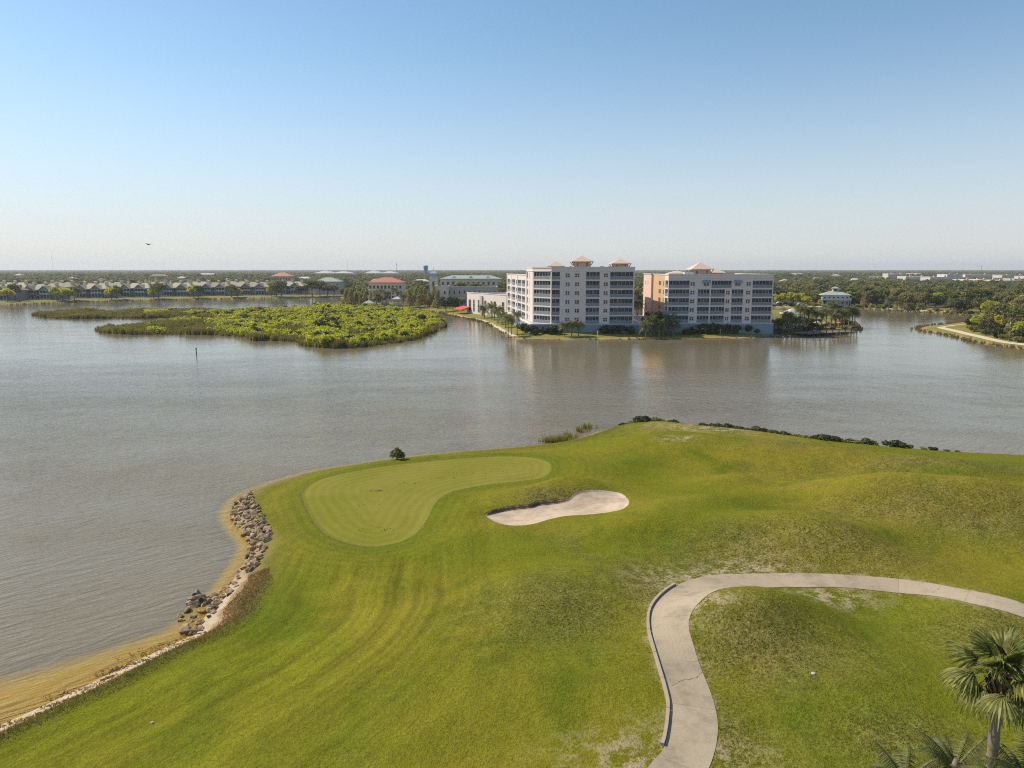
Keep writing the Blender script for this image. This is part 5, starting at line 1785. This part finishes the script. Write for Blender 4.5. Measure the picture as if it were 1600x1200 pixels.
# low bushes along the back bank of the golf hole
for px, s in [(966, .4), (975, .5), (985, .6), (993, .75), (1002, .8), (1011, .85), (1021, 1.0), (1028, .95), (1036, .6), (1052, .55), (1058, .6), (1066, .5), (1076, .45), (1098, .55), (1104, .65), (1112, .7), (1120, .7), (1128, .75), (1136, .8), (1144, .85), (1150, .7), (1158, .75), (1167, .8), (1176, .75),
              (1185, .8), (1194, .75), (1203, .7), (1212, .7), (1222, .75), (1233, .7), (1243, .75), (1254, .8), (1264, .8), (1274, .75), (1284, .75), (1294, .8), (1304, .8), (1316, .7), (1334, .8), (1343, .8), (1352, .7), (1364, .75), (1374, .7), (1404, .75), (1412, .7), (1422, .6), (1455, .45), (1468, .4), (1490, .35), (1508, .3)]:
    py = np.interp(px, [960, 985, 1040, 1100, 1200, 1300, 1400, 1500], [668, 663, 661, 667, 677, 688, 695, 702])
    x, y = at(px, py + 1, 1.2)
    y += 1.4
    plant('bank_bush', r.choice(SHRUBS), (x, y, float(hz(x, y)) - .05), s * 1.05, 'low green bush in the hedge along the back bank of the golf hole', 'bush', 'bushes along the back bank', ('stem', 'foliage'), sz=.72)
p = on(622, 718, hz)
plant('shore_bush', shrub(120, .95, 1.5, 800, .11, M['leaf']), p, 1.0, 'lone round bush on the shore behind the putting green', 'bush', None, ('stem', 'foliage'))


# ------------------------------------------------------------------ scattered masses (uncountable): far wood, marsh, shore reeds
def scatter(name, P, S, protos, label, mat_dummy=None):
    """points carrying instances of the given meshes, as one object"""
    src = bpy.data.collections.new(name + '_sources')
    for i, me in enumerate(protos):
        src.objects.link(bpy.data.objects.new(name + '_source', me))
    me = bpy.data.meshes.new(name)
    P = np.asarray(P, np.float32)
    me.vertices.add(len(P)); me.vertices.foreach_set('co', P.ravel())
    a = me.attributes.new('size', 'FLOAT', 'POINT'); a.data.foreach_set('value', np.asarray(S, np.float32))
    o = put(name, me)
    ng = bpy.data.node_groups.new(name, 'GeometryNodeTree')
    ng.interface.new_socket('Geometry', in_out='INPUT', socket_type='NodeSocketGeometry')
    ng.interface.new_socket('Geometry', in_out='OUTPUT', socket_type='NodeSocketGeometry')
    N = ng.nodes.new
    gi, go = N('NodeGroupInput'), N('NodeGroupOutput')
    ci = N('GeometryNodeCollectionInfo'); ci.inputs['Collection'].default_value = src
    ci.inputs['Separate Children'].default_value = True; ci.inputs['Reset Children'].default_value = True
    m2p = N('GeometryNodeMeshToPoints')
    ip = N('GeometryNodeInstanceOnPoints'); ip.inputs['Pick Instance'].default_value = True
    rv = N('FunctionNodeRandomValue'); rv.data_type = 'FLOAT_VECTOR'
    rv.inputs[0].default_value = (-0.06, -0.06, 0); rv.inputs[1].default_value = (0.06, 0.06, 6.283)
    ri = N('FunctionNodeRandomValue'); ri.data_type = 'INT'; ri.inputs[4].default_value = 0; ri.inputs[5].default_value = len(protos) - 1
    ri.inputs['Seed'].default_value = 5
    na = N('GeometryNodeInputNamedAttribute'); na.data_type = 'FLOAT'; na.inputs['Name'].default_value = 'size'
    L = ng.links.new
    L(gi.outputs[0], m2p.inputs['Mesh']); L(m2p.outputs[0], ip.inputs['Points'])
    L(ci.outputs[0], ip.inputs['Instance'])
    L(ri.outputs[2], ip.inputs['Instance Index'])
    L(rv.outputs[0], ip.inputs['Rotation'])
    L(na.outputs[0], ip.inputs['Scale'])
    L(ip.outputs[0], go.inputs[0])
    md = o.modifiers.new('scatter', 'NODES'); md.node_group = ng
    return tag(o, label, kind='stuff')


def crown_low(seed, n, size, rad, hgt, mat):
    r_ = np.random.default_rng(seed)
    cs = [(r_.uniform(-1, 1) * rad * .6, r_.uniform(-1, 1) * rad * .6, hgt * r_.uniform(.4, .82)) for _ in range(9)]
    V, F = leaf_cloud(r_, cs, [rad * r_.uniform(.34, .5) for _ in cs], n, size, squash=.75)
    return np_mesh('crown', V, F, mat)


LOW = [crown_low(200 + i, 240, .85, 4.6, 9.5, M['leaf']) for i in range(4)] + [crown_low(210, 240, .85, 4.4, 9, M['leaf_dark'])]
NR = np.random.default_rng(5)


def far_points(D0, D1, spacing, jitter=1.0, half=0.80):
    pts = []
    y = D0
    while y < D1:
        sp = spacing(y)
        xs = np.arange(-half * y, half * y, sp)
        pts.append(np.stack([xs + NR.uniform(-.5, .5, len(xs)) * sp * jitter, np.full(len(xs), y) + NR.uniform(-.5, .5, len(xs)) * sp], 1))
        y += sp
    return np.concatenate(pts)


Q = far_points(455, 2600, lambda y: 9.0 if y < 900 else (11.5 if y < 1500 else 16))
ok = np.ones(len(Q), bool)
pxs = 800 + 1110 * Q[:, 0] / Q[:, 1]
for a, b, c, d in EXCL: ok &= ~((pxs > a - 2) & (pxs < b + 2) & (Q[:, 1] > c) & (Q[:, 1] < d))
ok &= sdist(Q[:, 0], Q[:, 1], FAR) > 16
ok &= ~((pxs > 1200) & (Q[:, 1] < 478)) & ~((pxs < 540) & (Q[:, 1] < 740)) & ~((pxs > 530) & (pxs < 795) & (Q[:, 1] < 540))
gapn = np.sin(Q[:, 0] * .021 + 1.3 * np.sin(Q[:, 1] * .011)) * np.sin(Q[:, 1] * .017 + .6)
ok &= (NR.uniform(0, 1, len(Q)) < np.where(gapn > .62, .25, .93))
Q = Q[ok]
S = NR.uniform(.62, 1.12, len(Q)) * np.where(Q[:, 1] > 1500, 1.35, 1.0)
scatter('far_wood', np.column_stack([Q, np.full(len(Q), 1.0)]), S, LOW, 'wood of many distant trees covering the far plain')
Q = far_points(2600, 9000, lambda y: 34 if y < 4500 else 60)
S = NR.uniform(1.3, 1.9, len(Q)) * np.where(Q[:, 1] > 4500, 1.25, 1.0)
scatter('horizon_wood', np.column_stack([Q, np.full(len(Q), -3.0)]), S, LOW, 'hazy belt of trees along the horizon')


def reed_tuft(seed, n=44, rad=.8, h0_=1.3, h1_=2.4, w=.075, mat=None):
    r_ = np.random.default_rng(seed)
    P = r_.normal(0, rad * .5, (n, 3)); P[:, 2] = -.1
    hh = r_.uniform(h0_, h1_, n)
    a = r_.uniform(0, 6.28, n)
    wv = np.stack([np.cos(a), np.sin(a), np.zeros(n)], 1) * w
    tip = P + np.stack([r_.normal(0, .22, n), r_.normal(0, .22, n), hh], 1)
    V = np.stack([P - wv, P + wv, tip + wv * .4, tip - wv * .4], 1).reshape(-1, 3)
    return np_mesh('tuft', V, np.arange(4 * n).reshape(-1, 4), mat or M['reed'])


REEDS = [reed_tuft(300 + i) for i in range(4)]
mshr = []
for i in range(4):
    r_ = np.random.default_rng(310 + i)
    cs = [(r_.uniform(-.9, .9), r_.uniform(-.9, .9), r_.uniform(.5, 1.5)) for _ in range(7)]
    V, F = leaf_cloud(r_, cs, [r_.uniform(.5, .8) for _ in cs], 210, .22, squash=.8)
    mshr.append(np_mesh('tuft', V, F, M['leaf_bright']))
mdark = crown_low(330, 200, .25, 1.4, 2.2, M['leaf_dark'])
mx0, mx1 = min(p[0] for p in MARSH), max(p[0] for p in MARSH); my0, my1 = min(p[1] for p in MARSH), max(p[1] for p in MARSH)
n = int((mx1 - mx0) * (my1 - my0) * 1.1)
Q = np.column_stack([NR.uniform(mx0, mx1, n), NR.uniform(my0, my1, n)])
sm = sdist(Q[:, 0], Q[:, 1], MARSH)
pxs = 800 + 1110 * Q[:, 0] / Q[:, 1]
wv = np.sin(Q[:, 0] * .16 + 1.1 * np.sin(Q[:, 1] * .09)) + np.sin(Q[:, 1] * .13 + .05 * Q[:, 0])
hv = np.sin(Q[:, 0] * .31 + 1.7 * np.sin(Q[:, 1] * .21)) * np.sin(Q[:, 1] * .37 + .9 * np.sin(Q[:, 0] * .12))
bright = (sm > 2.4 + 1.6 * wv) & (hv > -.72) & ((pxs > 340) | ((pxs > 230) & (wv > .3))) & (NR.uniform(0, 1, n) < .78) & ~((wv < -1.1) & (pxs < 560))
reed = (sm > 0.2) & ~bright
Qr_ = Q[reed & (NR.uniform(0, 1, n) < np.where(sm < 5, .85, .5))]
scatter('marsh_reeds', np.column_stack([Qr_, np.full(len(Qr_), .1)]), NR.uniform(.45, 1.15, len(Qr_)) * (.85 + .3 * np.sin(Qr_[:, 0] * .21)), REEDS, 'brown and olive reeds round the edge of the marsh island')
Qb = Q[bright & (NR.uniform(0, 1, n) < .5)]
pb = 800 + 1110 * Qb[:, 0] / Qb[:, 1]
hb_ = np.sin(Qb[:, 0] * .31 + 1.7 * np.sin(Qb[:, 1] * .21)) * np.sin(Qb[:, 1] * .37 + .9 * np.sin(Qb[:, 0] * .12))
Sb = NR.uniform(.6, 1.25, len(Qb)) * (1 + .32 * hb_) * (1 + .45 * np.exp(-((pb - 505) / 25) ** 2)) * (1 + .25 * np.exp(-((pb - 650) / 30) ** 2))
scatter('marsh_shrubs', np.column_stack([Qb, np.full(len(Qb), .1)]), Sb, mshr * 2 + [mdark], 'bright yellow green shrubs covering the marsh island')
# reeds along the far shores
pts = []
Fp = [at(*q, 0.0) for q in far_px[1:-1]]
for (a, b) in zip(Fp[:-1], Fp[1:]):
    L_ = math.hypot(b[0] - a[0], b[1] - a[1])
    for k in range(int(L_ * 2.0)):
        t = NR.uniform(0, 1)
        x, y = a[0] + (b[0] - a[0]) * t, a[1] + (b[1] - a[1]) * t
        px = 800 + 1110 * x / y
        dens = .9 if 690 < px < 770 else (.15 if 770 <= px < 1250 else .95)
        if NR.uniform() < dens: pts.append((x + NR.normal(0, .8), y + NR.normal(0, .8) + .6))
pts = np.array(pts)
scatter('shore_reeds', np.column_stack([pts, np.full(len(pts), .1)]), NR.uniform(.15, .5, len(pts)), REEDS, 'dry reeds growing along the far shores')
# reeds in the shallows behind the green
pts = []
for px, py, rx, ry, c in [(860, 693, 1.6, .35, 26), (880, 691, 1.2, .3, 14), (890, 686, 1.0, .35, 12), (908, 677, .9, .4, 10), (921, 672, .8, .4, 10)]:
    x, y = at(px, py, 0)
    for _ in range(c): pts.append((x + NR.normal(0, rx * .6), y + 1.0 + NR.normal(0, ry)))
pts = np.array(pts)
scatter('shallow_reeds', np.column_stack([pts, np.full(len(pts), 0.0)]), NR.uniform(.28, .45, len(pts)), [reed_tuft(340, 26, .8, 1.0, 2.2, .05, M['tall_grass'])], 'dark green reeds in the shallows behind the bunker')

# ------------------------------------------------------------------ footpath, deck and small things on the far shore


def ribbon(name, label, px_pts, width, mat, z=.06):
    pts = smooth_open([tuple(ong(a, b)[:2]) for a, b in px_pts], 8)
    d = np.gradient(pts, axis=0); d /= np.linalg.norm(d, axis=1)[:, None]
    nrm = np.stack([-d[:, 1], d[:, 0]], 1)
    A, B = pts + nrm * width / 2, pts - nrm * width / 2
    za, zb_ = fh(A[:, 0], A[:, 1]) + z, fh(B[:, 0], B[:, 1]) + z
    mb = MB()
    for i in range(len(pts) - 1):
        q = [(A[i][0], A[i][1], za[i]), (B[i][0], B[i][1], zb_[i]), (B[i + 1][0], B[i + 1][1], zb_[i + 1]), (A[i + 1][0], A[i + 1][1], za[i + 1])]
        mb.quad(*q)
    return tag(mb.build(name, mat), label, kind='structure')


ribbon('footpath', 'pale footpath round the right point', [(1530, 503.5), (1508, 506.5), (1484, 509.5), (1470, 511.5), (1480, 514.5), (1500, 519), (1530, 526), (1560, 533), (1600, 538.5), (1660, 546)], 2.6, M['path_tan'])
ribbon('footpath', 'pale footpath along the far right bank', [(1345, 479.5), (1390, 482.5), (1440, 485.5), (1480, 487.5), (1525, 492)], 2.5, M['path_tan'])
ribbon('footpath', 'pale footpath along the inlet shore', [(700, 490.5), (730, 496), (755, 501), (775, 510), (790, 519), (805, 525.5)], 1.6, M['path_tan'])
ribbon('parking_lot', 'pale parking strip behind the inlet', [(1190, 476.5), (1230, 476.5), (1275, 476.5)], 16, M['path_tan'], .1)

# wooden deck at the tip of the palm point
dk = empty('wooden_deck', (0, 0, 0)); tag(dk, 'wooden waterside deck at the tip of the palm point', 'deck')
D0, D1 = at(1262, 522, .9), at(1340, 518, .9)
fr = frame_of(D0, D1)
nb = 24
mbp = [along(fr, fr[2] * i / nb, 0, 0) for i in range(nb + 1)]
for i in range(nb):
    a, b = fr[2] * i / nb + .03, fr[2] * (i + 1) / nb - .03
    q = [along(fr, a, 0, 0), along(fr, b, 0, 0), along(fr, b, 0, 7), along(fr, a, 0, 7)]
    MB().prism(q, .85, 1.0).build('plank', M['wood'], dk)
mb = MB()
for i in range(9):
    q = along(fr, fr[2] * i / 8, 0, .2)
    MB().box(q.x - .12, q.x + .12, q.y - .12, q.y + .12, -1.5, 2.0).build('post', M['dark_wood'], dk)
mb = MB()
for z in (1.45, 1.95):
    q = [along(fr, 0, 0, .12), along(fr, fr[2], 0, .12), along(fr, fr[2], 0, .2), along(fr, 0, 0, .2)]
    mb.prism(q, z, z + .1)
mb.build('railing', M['wood'], dk)
for px, py, mt, lb in [(1292, 513, 'pinkstone', 'left pink parasol under the palms on the deck point'), (1309, 512, 'pinkstone', 'right pink parasol under the palms on the deck point'), (1277, 512.5, 'whiteroof', 'white parasol under the palms on the deck point')]:
    o = empty('parasol', ong(px, py)); tag(o, lb, 'parasol')
    MB().tube([(0, 0, 0), (0, 0, 2.6)], [.05, .04], 6).build('pole', M['metal'], o)
    mb = MB()
    for k in range(8):
        a0, a1 = k * math.pi / 4, (k + 1) * math.pi / 4
        mb.quad((1.8 * math.cos(a0), 1.8 * math.sin(a0), 1.95), (1.8 * math.cos(a1), 1.8 * math.sin(a1), 1.95), (0, 0, 2.7))
    mb.build('canopy', M[mt], o)
for px, py, h, lb in [(934, 525, 1.5, 'small white post on the lawn of the white apartment block'), (1125, 522.5, 1.5, 'small white post on the lawn of the second apartment block')]:
    o = empty('bollard_light', ong(px, py)); tag(o, lb, 'post')
    MB().tube([(0, 0, -.1), (0, 0, h)], [.11, .11], 8).build('stem', M['trim'], o)
    MB().tube([(0, 0, h), (0, 0, h + .1), (0, 0, h + .3)], [.17, .17, .06], 8).build('cap', M['trim'], o)
for px, py, h, lb in [(1576, 534.5, 5.6, 'slim pale lamp post beside the path on the right point')]:
    o = empty('lamp_post', ong(px, py)); tag(o, lb, 'lamp post')
    MB().tube([(0, 0, -.1), (0, 0, h)], [.08, .05], 8).build('pole', M['metal'], o)
    MB().tube([(0, 0, h), (0, 0, h + .15), (0, 0, h + .5)], [.08, .2, .1], 8).build('lantern', M['trim'], o)

# cars by the inlet
CAR = {}


def car(label, px, py, col, rz, kind_='car'):
    mt = cached(('paint', col), lambda: plain('car_paint', col, .3, .02, 1, .5))
    o = empty('parked_car', ong(px, py) + Vector((0, 0, .12)), rz); tag(o, label, 'car', 'cars parked behind the inlet')
    hh = 1.75 if kind_ == 'car' else 2.2
    prof = [(-2.3, .35), (2.3, .35), (2.35, .8), (1.3, 1.0), (.6, hh - .25), (-1.3, hh - .2), (-2.1, 1.05), (-2.35, .85)]
    mb = MB()
    n = len(prof)
    for s in (-.9, .9): mb.v += [(x, s * (.82 if z > 1.1 else 1), z) for x, z in prof]
    mb.f = [tuple(range(n - 1, -1, -1)), tuple(range(n, 2 * n))] + [(i, (i + 1) % n, n + (i + 1) % n, n + i) for i in range(n)]
    mb.m = [0] * len(mb.f)
    body = mb.build('body', mt, o)
    g = MB()
    for s in (-1, 1): g.box(-1.2, .7, s * .80 - .03, s * .80 + .03, 1.05, hh - .4)
    g.build('window', M['glass'], body)
    for sx in (-1.45, 1.45):
        for sy in (-.85, .85): MB().tube([(sx, sy - .1, .34), (sx, sy + .1, .34)], [.34, .34], 12).build('wheel', M['asphalt_joint'], o)


car('dark pickup parked by the inlet behind the apartments', 1237, 477.5, (.03, .045, .06), .1, 'van')
car('white van parked at the left of the inlet cars', 1209, 477.5, (.7, .7, .7), .05, 'van')
car('black car parked left of the dark pickup', 1228, 476.5, (.02, .02, .022), -.1)
car('silver car parked right of the dark pickup', 1252, 477, (.4, .41, .42), .0)
car('pale car parked behind the others near the trees', 1219, 475.5, (.55, .5, .45), .2)

# marker post in the lake
q = at(307, 554, 0)
o = empty('marker_post', (q[0], q[1], 0)); tag(o, 'lone dark post standing in the lake before the marsh', 'post')
MB().tube([(0, 0, -2), (0, 0, 1.6)], [.14, .12], 8).build('pole', M['dark_wood'], o)
MB().tube([(0, 0, 1.6), (0, 0, 1.75), (0, .05, 1.95)], [.16, .2, .05], 8).build('cap', M['dark_wood'], o)

# golf markers on the turf
for px, py, rad, lb in [(1271, 1053, .11, 'small white disc in the grass inside the bend of the path'), (238, 1130, .075, 'small white marker in the mown grass at lower left'), (1059, 685, .16, 'tiny white marker on the far bank of the golf hole')]:
    q = on(px, py, hz)
    o = empty('turf_marker', q); tag(o, lb, 'marker')
    MB().tube([(0, 0, -.05), (0, 0, .05), (0, 0, .075)], [rad, rad, rad * .75], 14).build('plate', M['concrete_grey'], o)
    MB().tube([(0, 0, .07), (0, 0, .085)], [rad * .35, rad * .3], 10).build('lid', M['concrete_grey'], o)

# bird gliding above the left shore
b = deep(232, 382, 105)
o = empty('flying_bird', b, R(-20)); tag(o, 'dark bird gliding above the left shore', 'bird')
mb = MB()
mb.tube([(-.32, 0, 0), (-.2, 0, .01), (0, 0, .02), (.18, 0, .02), (.3, 0, .03), (.38, 0, .02)], [.02, .06, .085, .06, .04, .01], 8)
mb.build('body', M['bird'], o)
for s in (-1, 1):
    mb = MB()
    mb.quad((.12, s * .05, .03), (.16, s * .35, .13), (-.06, s * .35, .12), (-.12, s * .05, .03))
    mb.quad((.16, s * .35, .13), (.05, s * .72, .06 + (.10 if s < 0 else 0)), (-.05, s * .66, .05 + (.1 if s < 0 else 0)), (-.06, s * .35, .12))
    mb.build('wing', M['bird'], o)
mb = MB(); mb.quad((-.3, .03, 0), (-.3, -.03, 0), (-.5, -.09, 0), (-.5, .09, 0)); mb.build('tail', M['bird'], o)

# ------------------------------------------------------------------ palms in the near right corner


def fan_leaf(r_, L, nseg, droop):
    """costapalmate fan along +X: petiole then a folded fan of strips"""
    V, F = [], []
    pet = L * 0.55
    k = 0
    pz = lambda x: -droop * (x / L) ** 2 * L * .35
    for i in range(4):
        xa, xb = pet * i / 4, pet * (i + 1) / 4
        w = .022
        V += [(xa, -w, pz(xa)), (xa, w, pz(xa)), (xb, w, pz(xb)), (xb, -w, pz(xb))]
        F.append((k, k + 1, k + 2, k + 3)); k += 4
    base = np.array([pet, 0, pz(pet)])
    for i in range(nseg):
        t = (i / (nseg - 1)) * 2 - 1
        a = t * 2.0
        ln = L * .62 * (1 - .30 * abs(t) ** 1.5) * r_.uniform(.9, 1.08)
        d = np.array([math.cos(a), math.sin(a), 0.12 - .25 * abs(t)])
        d[0] += .25; d /= np.linalg.norm(d)
        side = np.array([-d[1], d[0], 0]); side /= np.linalg.norm(side) + 1e-9
        prev = None
        for j in range(5):
            s = j / 4
            wdt = .030 * (1 - s) ** .7 * (0.45 + 1.2 * min(s * 3, 1)) + .004
            c = base + np.array([.12 * (1 - abs(t)) * L * .3, 0, 0]) * min(1, s * 2) + d * ln * s + np.array([0, 0, -(droop * .55 + .10) * ln * s * s - (.30 * ln * max(0, s - .6) ** 1.3 * r_.uniform(.5, 1.5))])
            up = np.array([0, 0, .018 * (1 if i % 2 else -1)])
            p0, p1 = c - side * wdt + up, c + side * wdt - up
            if prev is not None:
                V += [prev[0], prev[1], p1, p0]; F.append((k, k + 1, k + 2, k + 3)); k += 4
            prev = (p0, p1)
    return np.array(V, float), np.array(F)


def sabal(label, px, py, depth_, ground, L, nleaf, seed):
    r_ = np.random.default_rng(seed)
    c = deep(px, py, depth_)
    gz_ = float(hz(c.x, c.y)) if ground is None else ground
    root = empty('sabal_palm', (c.x, c.y, gz_)); tag(root, label, 'palm')
    H_ = c.z - gz_
    pts = [(0.25, 0.1, -.3), (0.16, 0.05, H_ * .35), (0.05, 0.02, H_ * .7), (0, 0, H_ - .75)]
    mb = MB()
    n_ = 26
    P_, R_ = [], []
    for i in range(n_ + 1):
        t = i / n_
        P_.append((0.28 * (1 - t) ** 1.5, .1 * (1 - t), -.3 + (H_ - .45) * t)); R_.append(.155 + .012 * math.sin(i * 2.1) + (.06 * (1 - t) ** 4))
    mb.tube(P_, R_, 14); mb.build('trunk', M['palm_bark'], root, smooth=True)
    b = MB()
    for i in range(70):                      # criss-crossed dead leaf bases under the crown
        a = i * 2.399; z = H_ - .95 + 1.0 * (i / 70)
        rr_ = .19 + .10 * math.sin(math.pi * i / 70)
        o_ = Vector((math.cos(a) * rr_, math.sin(a) * rr_, z))
        d_ = Vector((math.cos(a) * .35, math.sin(a) * .35, .75)).normalized()
        s_ = Vector((-math.sin(a), math.cos(a), 0))
        l_ = r_.uniform(.22, .40)
        b.quad(o_ - s_ * .07 - d_ * .1, o_ + s_ * .07 - d_ * .1, o_ + s_ * .03 + d_ * l_, o_ - s_ * .03 + d_ * l_)
    b.tube([(0, 0, H_ - 1.0), (0, 0, H_ - .5), (0, 0, H_ + .1)], [.17, .24, .12], 10)
    b.build('leaf_boots', M['boots'], root)
    for i in range(nleaf):
        t = i / nleaf
        V, F = fan_leaf(r_, L * r_.uniform(.85, 1.12), 30, .35 + .75 * t)
        pitch = R(80 - 104 * t + r_.uniform(-9, 9))
        cpt, spt = math.cos(pitch), math.sin(pitch)
        V = np.stack([V[:, 0] * cpt - V[:, 2] * spt, V[:, 1], V[:, 0] * spt + V[:, 2] * cpt], 1)
        V = rot_z(V, i * 2.399 + r_.uniform(-.25, .25)) + [0, 0, H_ + .05]
        put('fan_leaf', np_mesh('fan_leaf', V, F, M['sabal']), root)
    return root


sabal('cabbage palm with fan leaves and grey trunk in the lower right corner', 1564, 1058, 22.0, None, 1.34, 26, 3)


def near_palm(label, px, py, depth_, L, nf, seed, wid=.5):
    r_ = np.random.default_rng(seed)
    c = deep(px, py, depth_)
    gz_ = float(hz(c.x, c.y))
    H_ = c.z - gz_
    root = empty('feather_palm', (c.x, c.y, gz_)); tag(root, label, 'palm')
    MB().tube([(0, 0, -.3), (0, .05, H_ * .5), (0, 0, H_), (0, 0, H_ + .3)], [.16, .12, .13, .06], 12).build('trunk', M['palm_bark'], root, smooth=True)
    for i in range(nf):
        t = i / nf
        V, F = frond(r_, L * r_.uniform(.85, 1.1), 30, wid, .5 + .3 * r_.uniform(), 1.5 - 1.5 * t + r_.uniform(-.1, .1))
        V = rot_z(V, i * 2.399 + r_.uniform(-.2, .2)) + [0, 0, H_]
        put('frond', np_mesh('frond', V, F, M['palm']), root)
    return root


near_palm('feather palm crown rising at the bottom edge left of the cabbage palm', 1492, 1200, 23.0, 1.2, 24, 31, .42)
near_palm('feather palm crown just showing at the bottom edge, leftmost of the corner palms', 1415, 1226, 23.0, 1.25, 24, 32, .42)
near_palm('feather palm crown in the very corner right of the cabbage palm trunk', 1600, 1215, 22.0, 1.3, 20, 33, .4)

# ------------------------------------------------------------------ haze: one even body of air round everything
m = NT('thin_haze')
pv = m.n('ShaderNodeVolumePrincipled', {'Color': (0.95, 0.97, 1.0, 1), 'Density': 0.0001, 'Anisotropy': 0.2})
m.t.links.new(pv.outputs[0], m.out.inputs['Volume'])
hb = MB().box(-9400, 9400, -900, 9600, -5, 90)
tag(hb.build('haze', m.mat), 'thin pale haze in the air', kind='stuff')

# ------------------------------------------------------------------ look-alikes standing in a countable row: say which one
ORD = ['leftmost', 'second', 'third', 'fourth', 'fifth', 'sixth', 'seventh', 'eighth', 'ninth', 'tenth', 'eleventh', 'twelfth', 'thirteenth', 'fourteenth', 'fifteenth',
       'sixteenth', 'seventeenth', 'eighteenth', 'nineteenth', 'twentieth']
same = {}
for o in COL.objects:
    if o.parent is None and o.get('group') and o.get('label'):
        same.setdefault((o['group'], o['label']), []).append(o)
for (g, lb), os_ in same.items():
    if 1 < len(os_) <= 20 and len(lb.split()) <= 12:
        os_.sort(key=lambda o: o.location.x / max(o.location.y, 1))
        for k, o in enumerate(os_):
            w = 'leftmost' if k == 0 else ('rightmost' if k == len(os_) - 1 else ORD[k] + ' from left,')
            o['label'] = w + ' ' + lb
